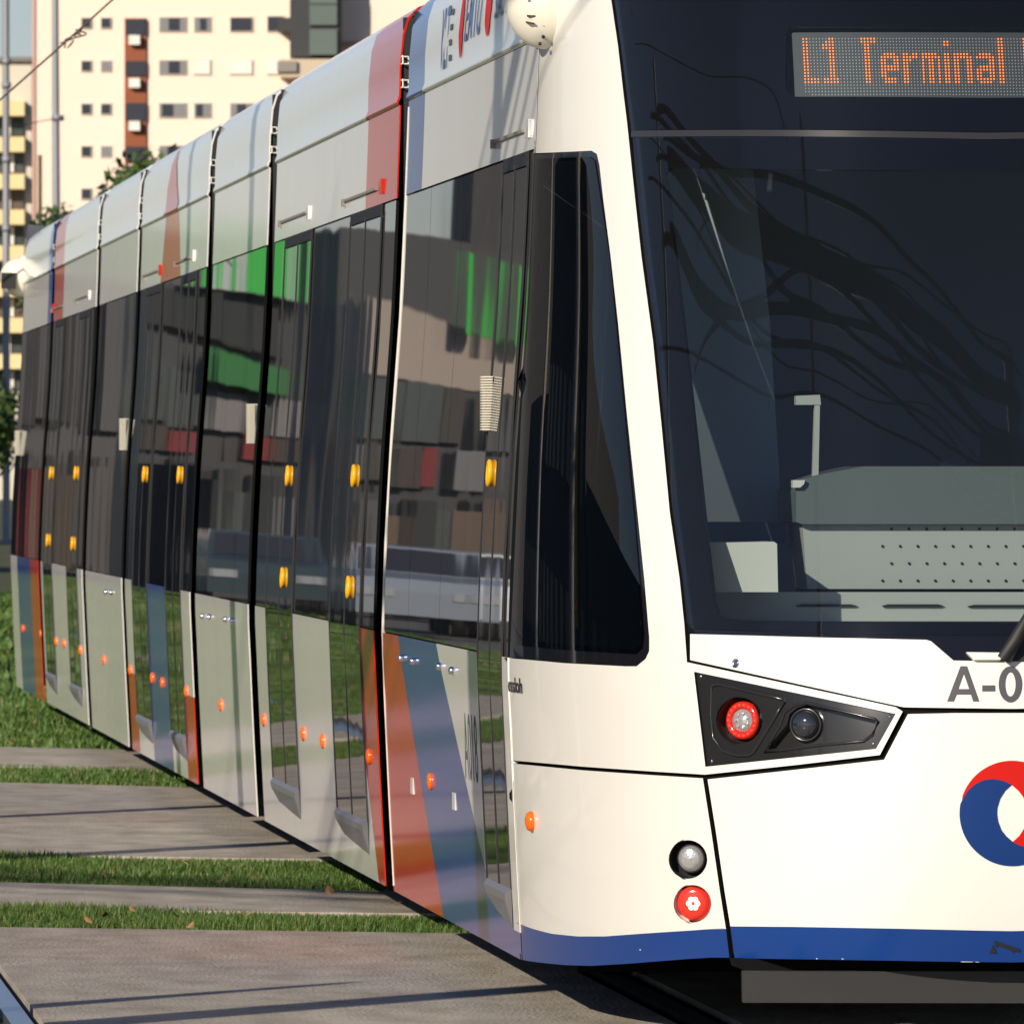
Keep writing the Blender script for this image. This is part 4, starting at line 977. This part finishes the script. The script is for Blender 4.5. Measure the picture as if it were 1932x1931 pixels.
def car(x,y,ang,paint,lab):
    t=thing('parked_car',lab,'car',(x,y,0),'cars on the street left of the tracks')
    c,s=math.cos(ang),math.sin(ang)
    def W(p): return (x+c*p[0]-s*p[1],y+s*p[0]+c*p[1],p[2])
    prof=[(-2.1,.35),(-2.15,.75),(-1.95,.95),(-1.1,1.05),(-.55,1.45),(.95,1.47),(1.65,1.02),(2.1,.95),(2.15,.35)]
    mb=MB(); n=len(prof)
    vs=[]
    for wy,ins in ((-.86,0),(.86,0)):
        for a,z in prof: vs.append(W((wy*(.82 if z>1.1 else 1),a,z)))
    mb.add(vs,[(i,i+1,n+i+1,n+i) for i in range(n-1)]+[tuple(range(n)),tuple(range(2*n-1,n-1,-1))],0); body=mb.build('body',paint,t)
    mb=MB()
    mb.add([W((-.66,-1.08,1.07)),W((.66,-1.08,1.07)),W((.6,-.60,1.42)),W((-.6,-.60,1.42))],[(0,1,2,3)]); mb.v=[(a,b-.02,z) for a,b,z in mb.v]; mb.build('windscreen',wdark,t)
    for sx in (-1,1):
        for sy in (-1.3,1.3):
            mb=MB(); o=Vector(W((sx*.80,sy,.32))); ax=Vector((c*sx,s*sx,0)); mb.lathe(o-ax*.1,ax,[(.001,0),(.32,0),(.32,.2),(.2,.21),(.001,.21)],18); mb.build('wheel',M['black'],t)
        mb=MB(); mb.obox(W((sx*.62,-2.14,.72)),(.3,0,0),(0,.05,0),(0,0,.14)); mb.build('headlight',M['clearlamp'],t)
car(-8.4,128,0,mat('silver_paint',(.22,.25,.3),.3,coat=.5),'grey hatchback on the street beside the nearest shop')
car(-9.9,133,0,mat('white_van_paint',(.7,.72,.75),.3,coat=.5),'white hatchback standing left of the grey one')
car(-7.2,141,0,mat('dark_paint',(.04,.06,.07),.3,coat=.5),'dark hatchback behind the grey one')
tree((-18.5,190,0),10,3.2,5000,.13,'tall tree behind the shop row on the left of the street')

# ================================================================== SKY, SUN, CAMERA
AZ,EL=38.0,23.0
w=bpy.data.worlds.new('World'); S.world=w; w.use_nodes=True; nt=w.node_tree
sky=nt.nodes.new('ShaderNodeTexSky'); sky.sky_type='NISHITA'; sky.sun_disc=False; sky.sun_elevation=R(EL); sky.sun_rotation=R(180+AZ)
sky.air_density=1.0; sky.dust_density=.25; sky.ozone_density=2.5
bg=nt.nodes['Background']; hs=nt.nodes.new('ShaderNodeMix'); hs.data_type='RGBA'; hs.blend_type='MULTIPLY'; hs.inputs[0].default_value=1; hs.inputs[7].default_value=(.88,.87,1.06,1); nt.links.new(sky.outputs[0],hs.inputs[6]); nt.links.new(hs.outputs[2],bg.inputs[0]); bg.inputs[1].default_value=.06
sd=bpy.data.lights.new('sun','SUN'); sd.energy=4.0; sd.angle=R(.53); sd.color=(1,.89,.73)
so=bpy.data.objects.new('sun',sd); COL.objects.link(so)
ld=Vector((math.sin(R(AZ))*math.cos(R(EL)),math.cos(R(AZ))*math.cos(R(EL)),-math.sin(R(EL))))
so.rotation_euler=ld.to_track_quat('-Z','Y').to_euler(); so.location=(-20,-30,20)
cd=bpy.data.cameras.new('camera'); co=bpy.data.objects.new('camera',cd); COL.objects.link(co); S.camera=co
co.location=CAM; co.rotation_euler=(math.pi/2,0,-TH)
cd.sensor_width=36; cd.sensor_fit='HORIZONTAL'; cd.lens=F/1932*36; cd.shift_y=-(966-VH)/1932; cd.clip_start=.5; cd.clip_end=4000
cd.dof.use_dof=True; cd.dof.focus_distance=32.0; cd.dof.aperture_fstop=26
S.view_settings.view_transform='Standard'; S.view_settings.look='None'; S.view_settings.exposure=0.42; S.view_settings.gamma=1
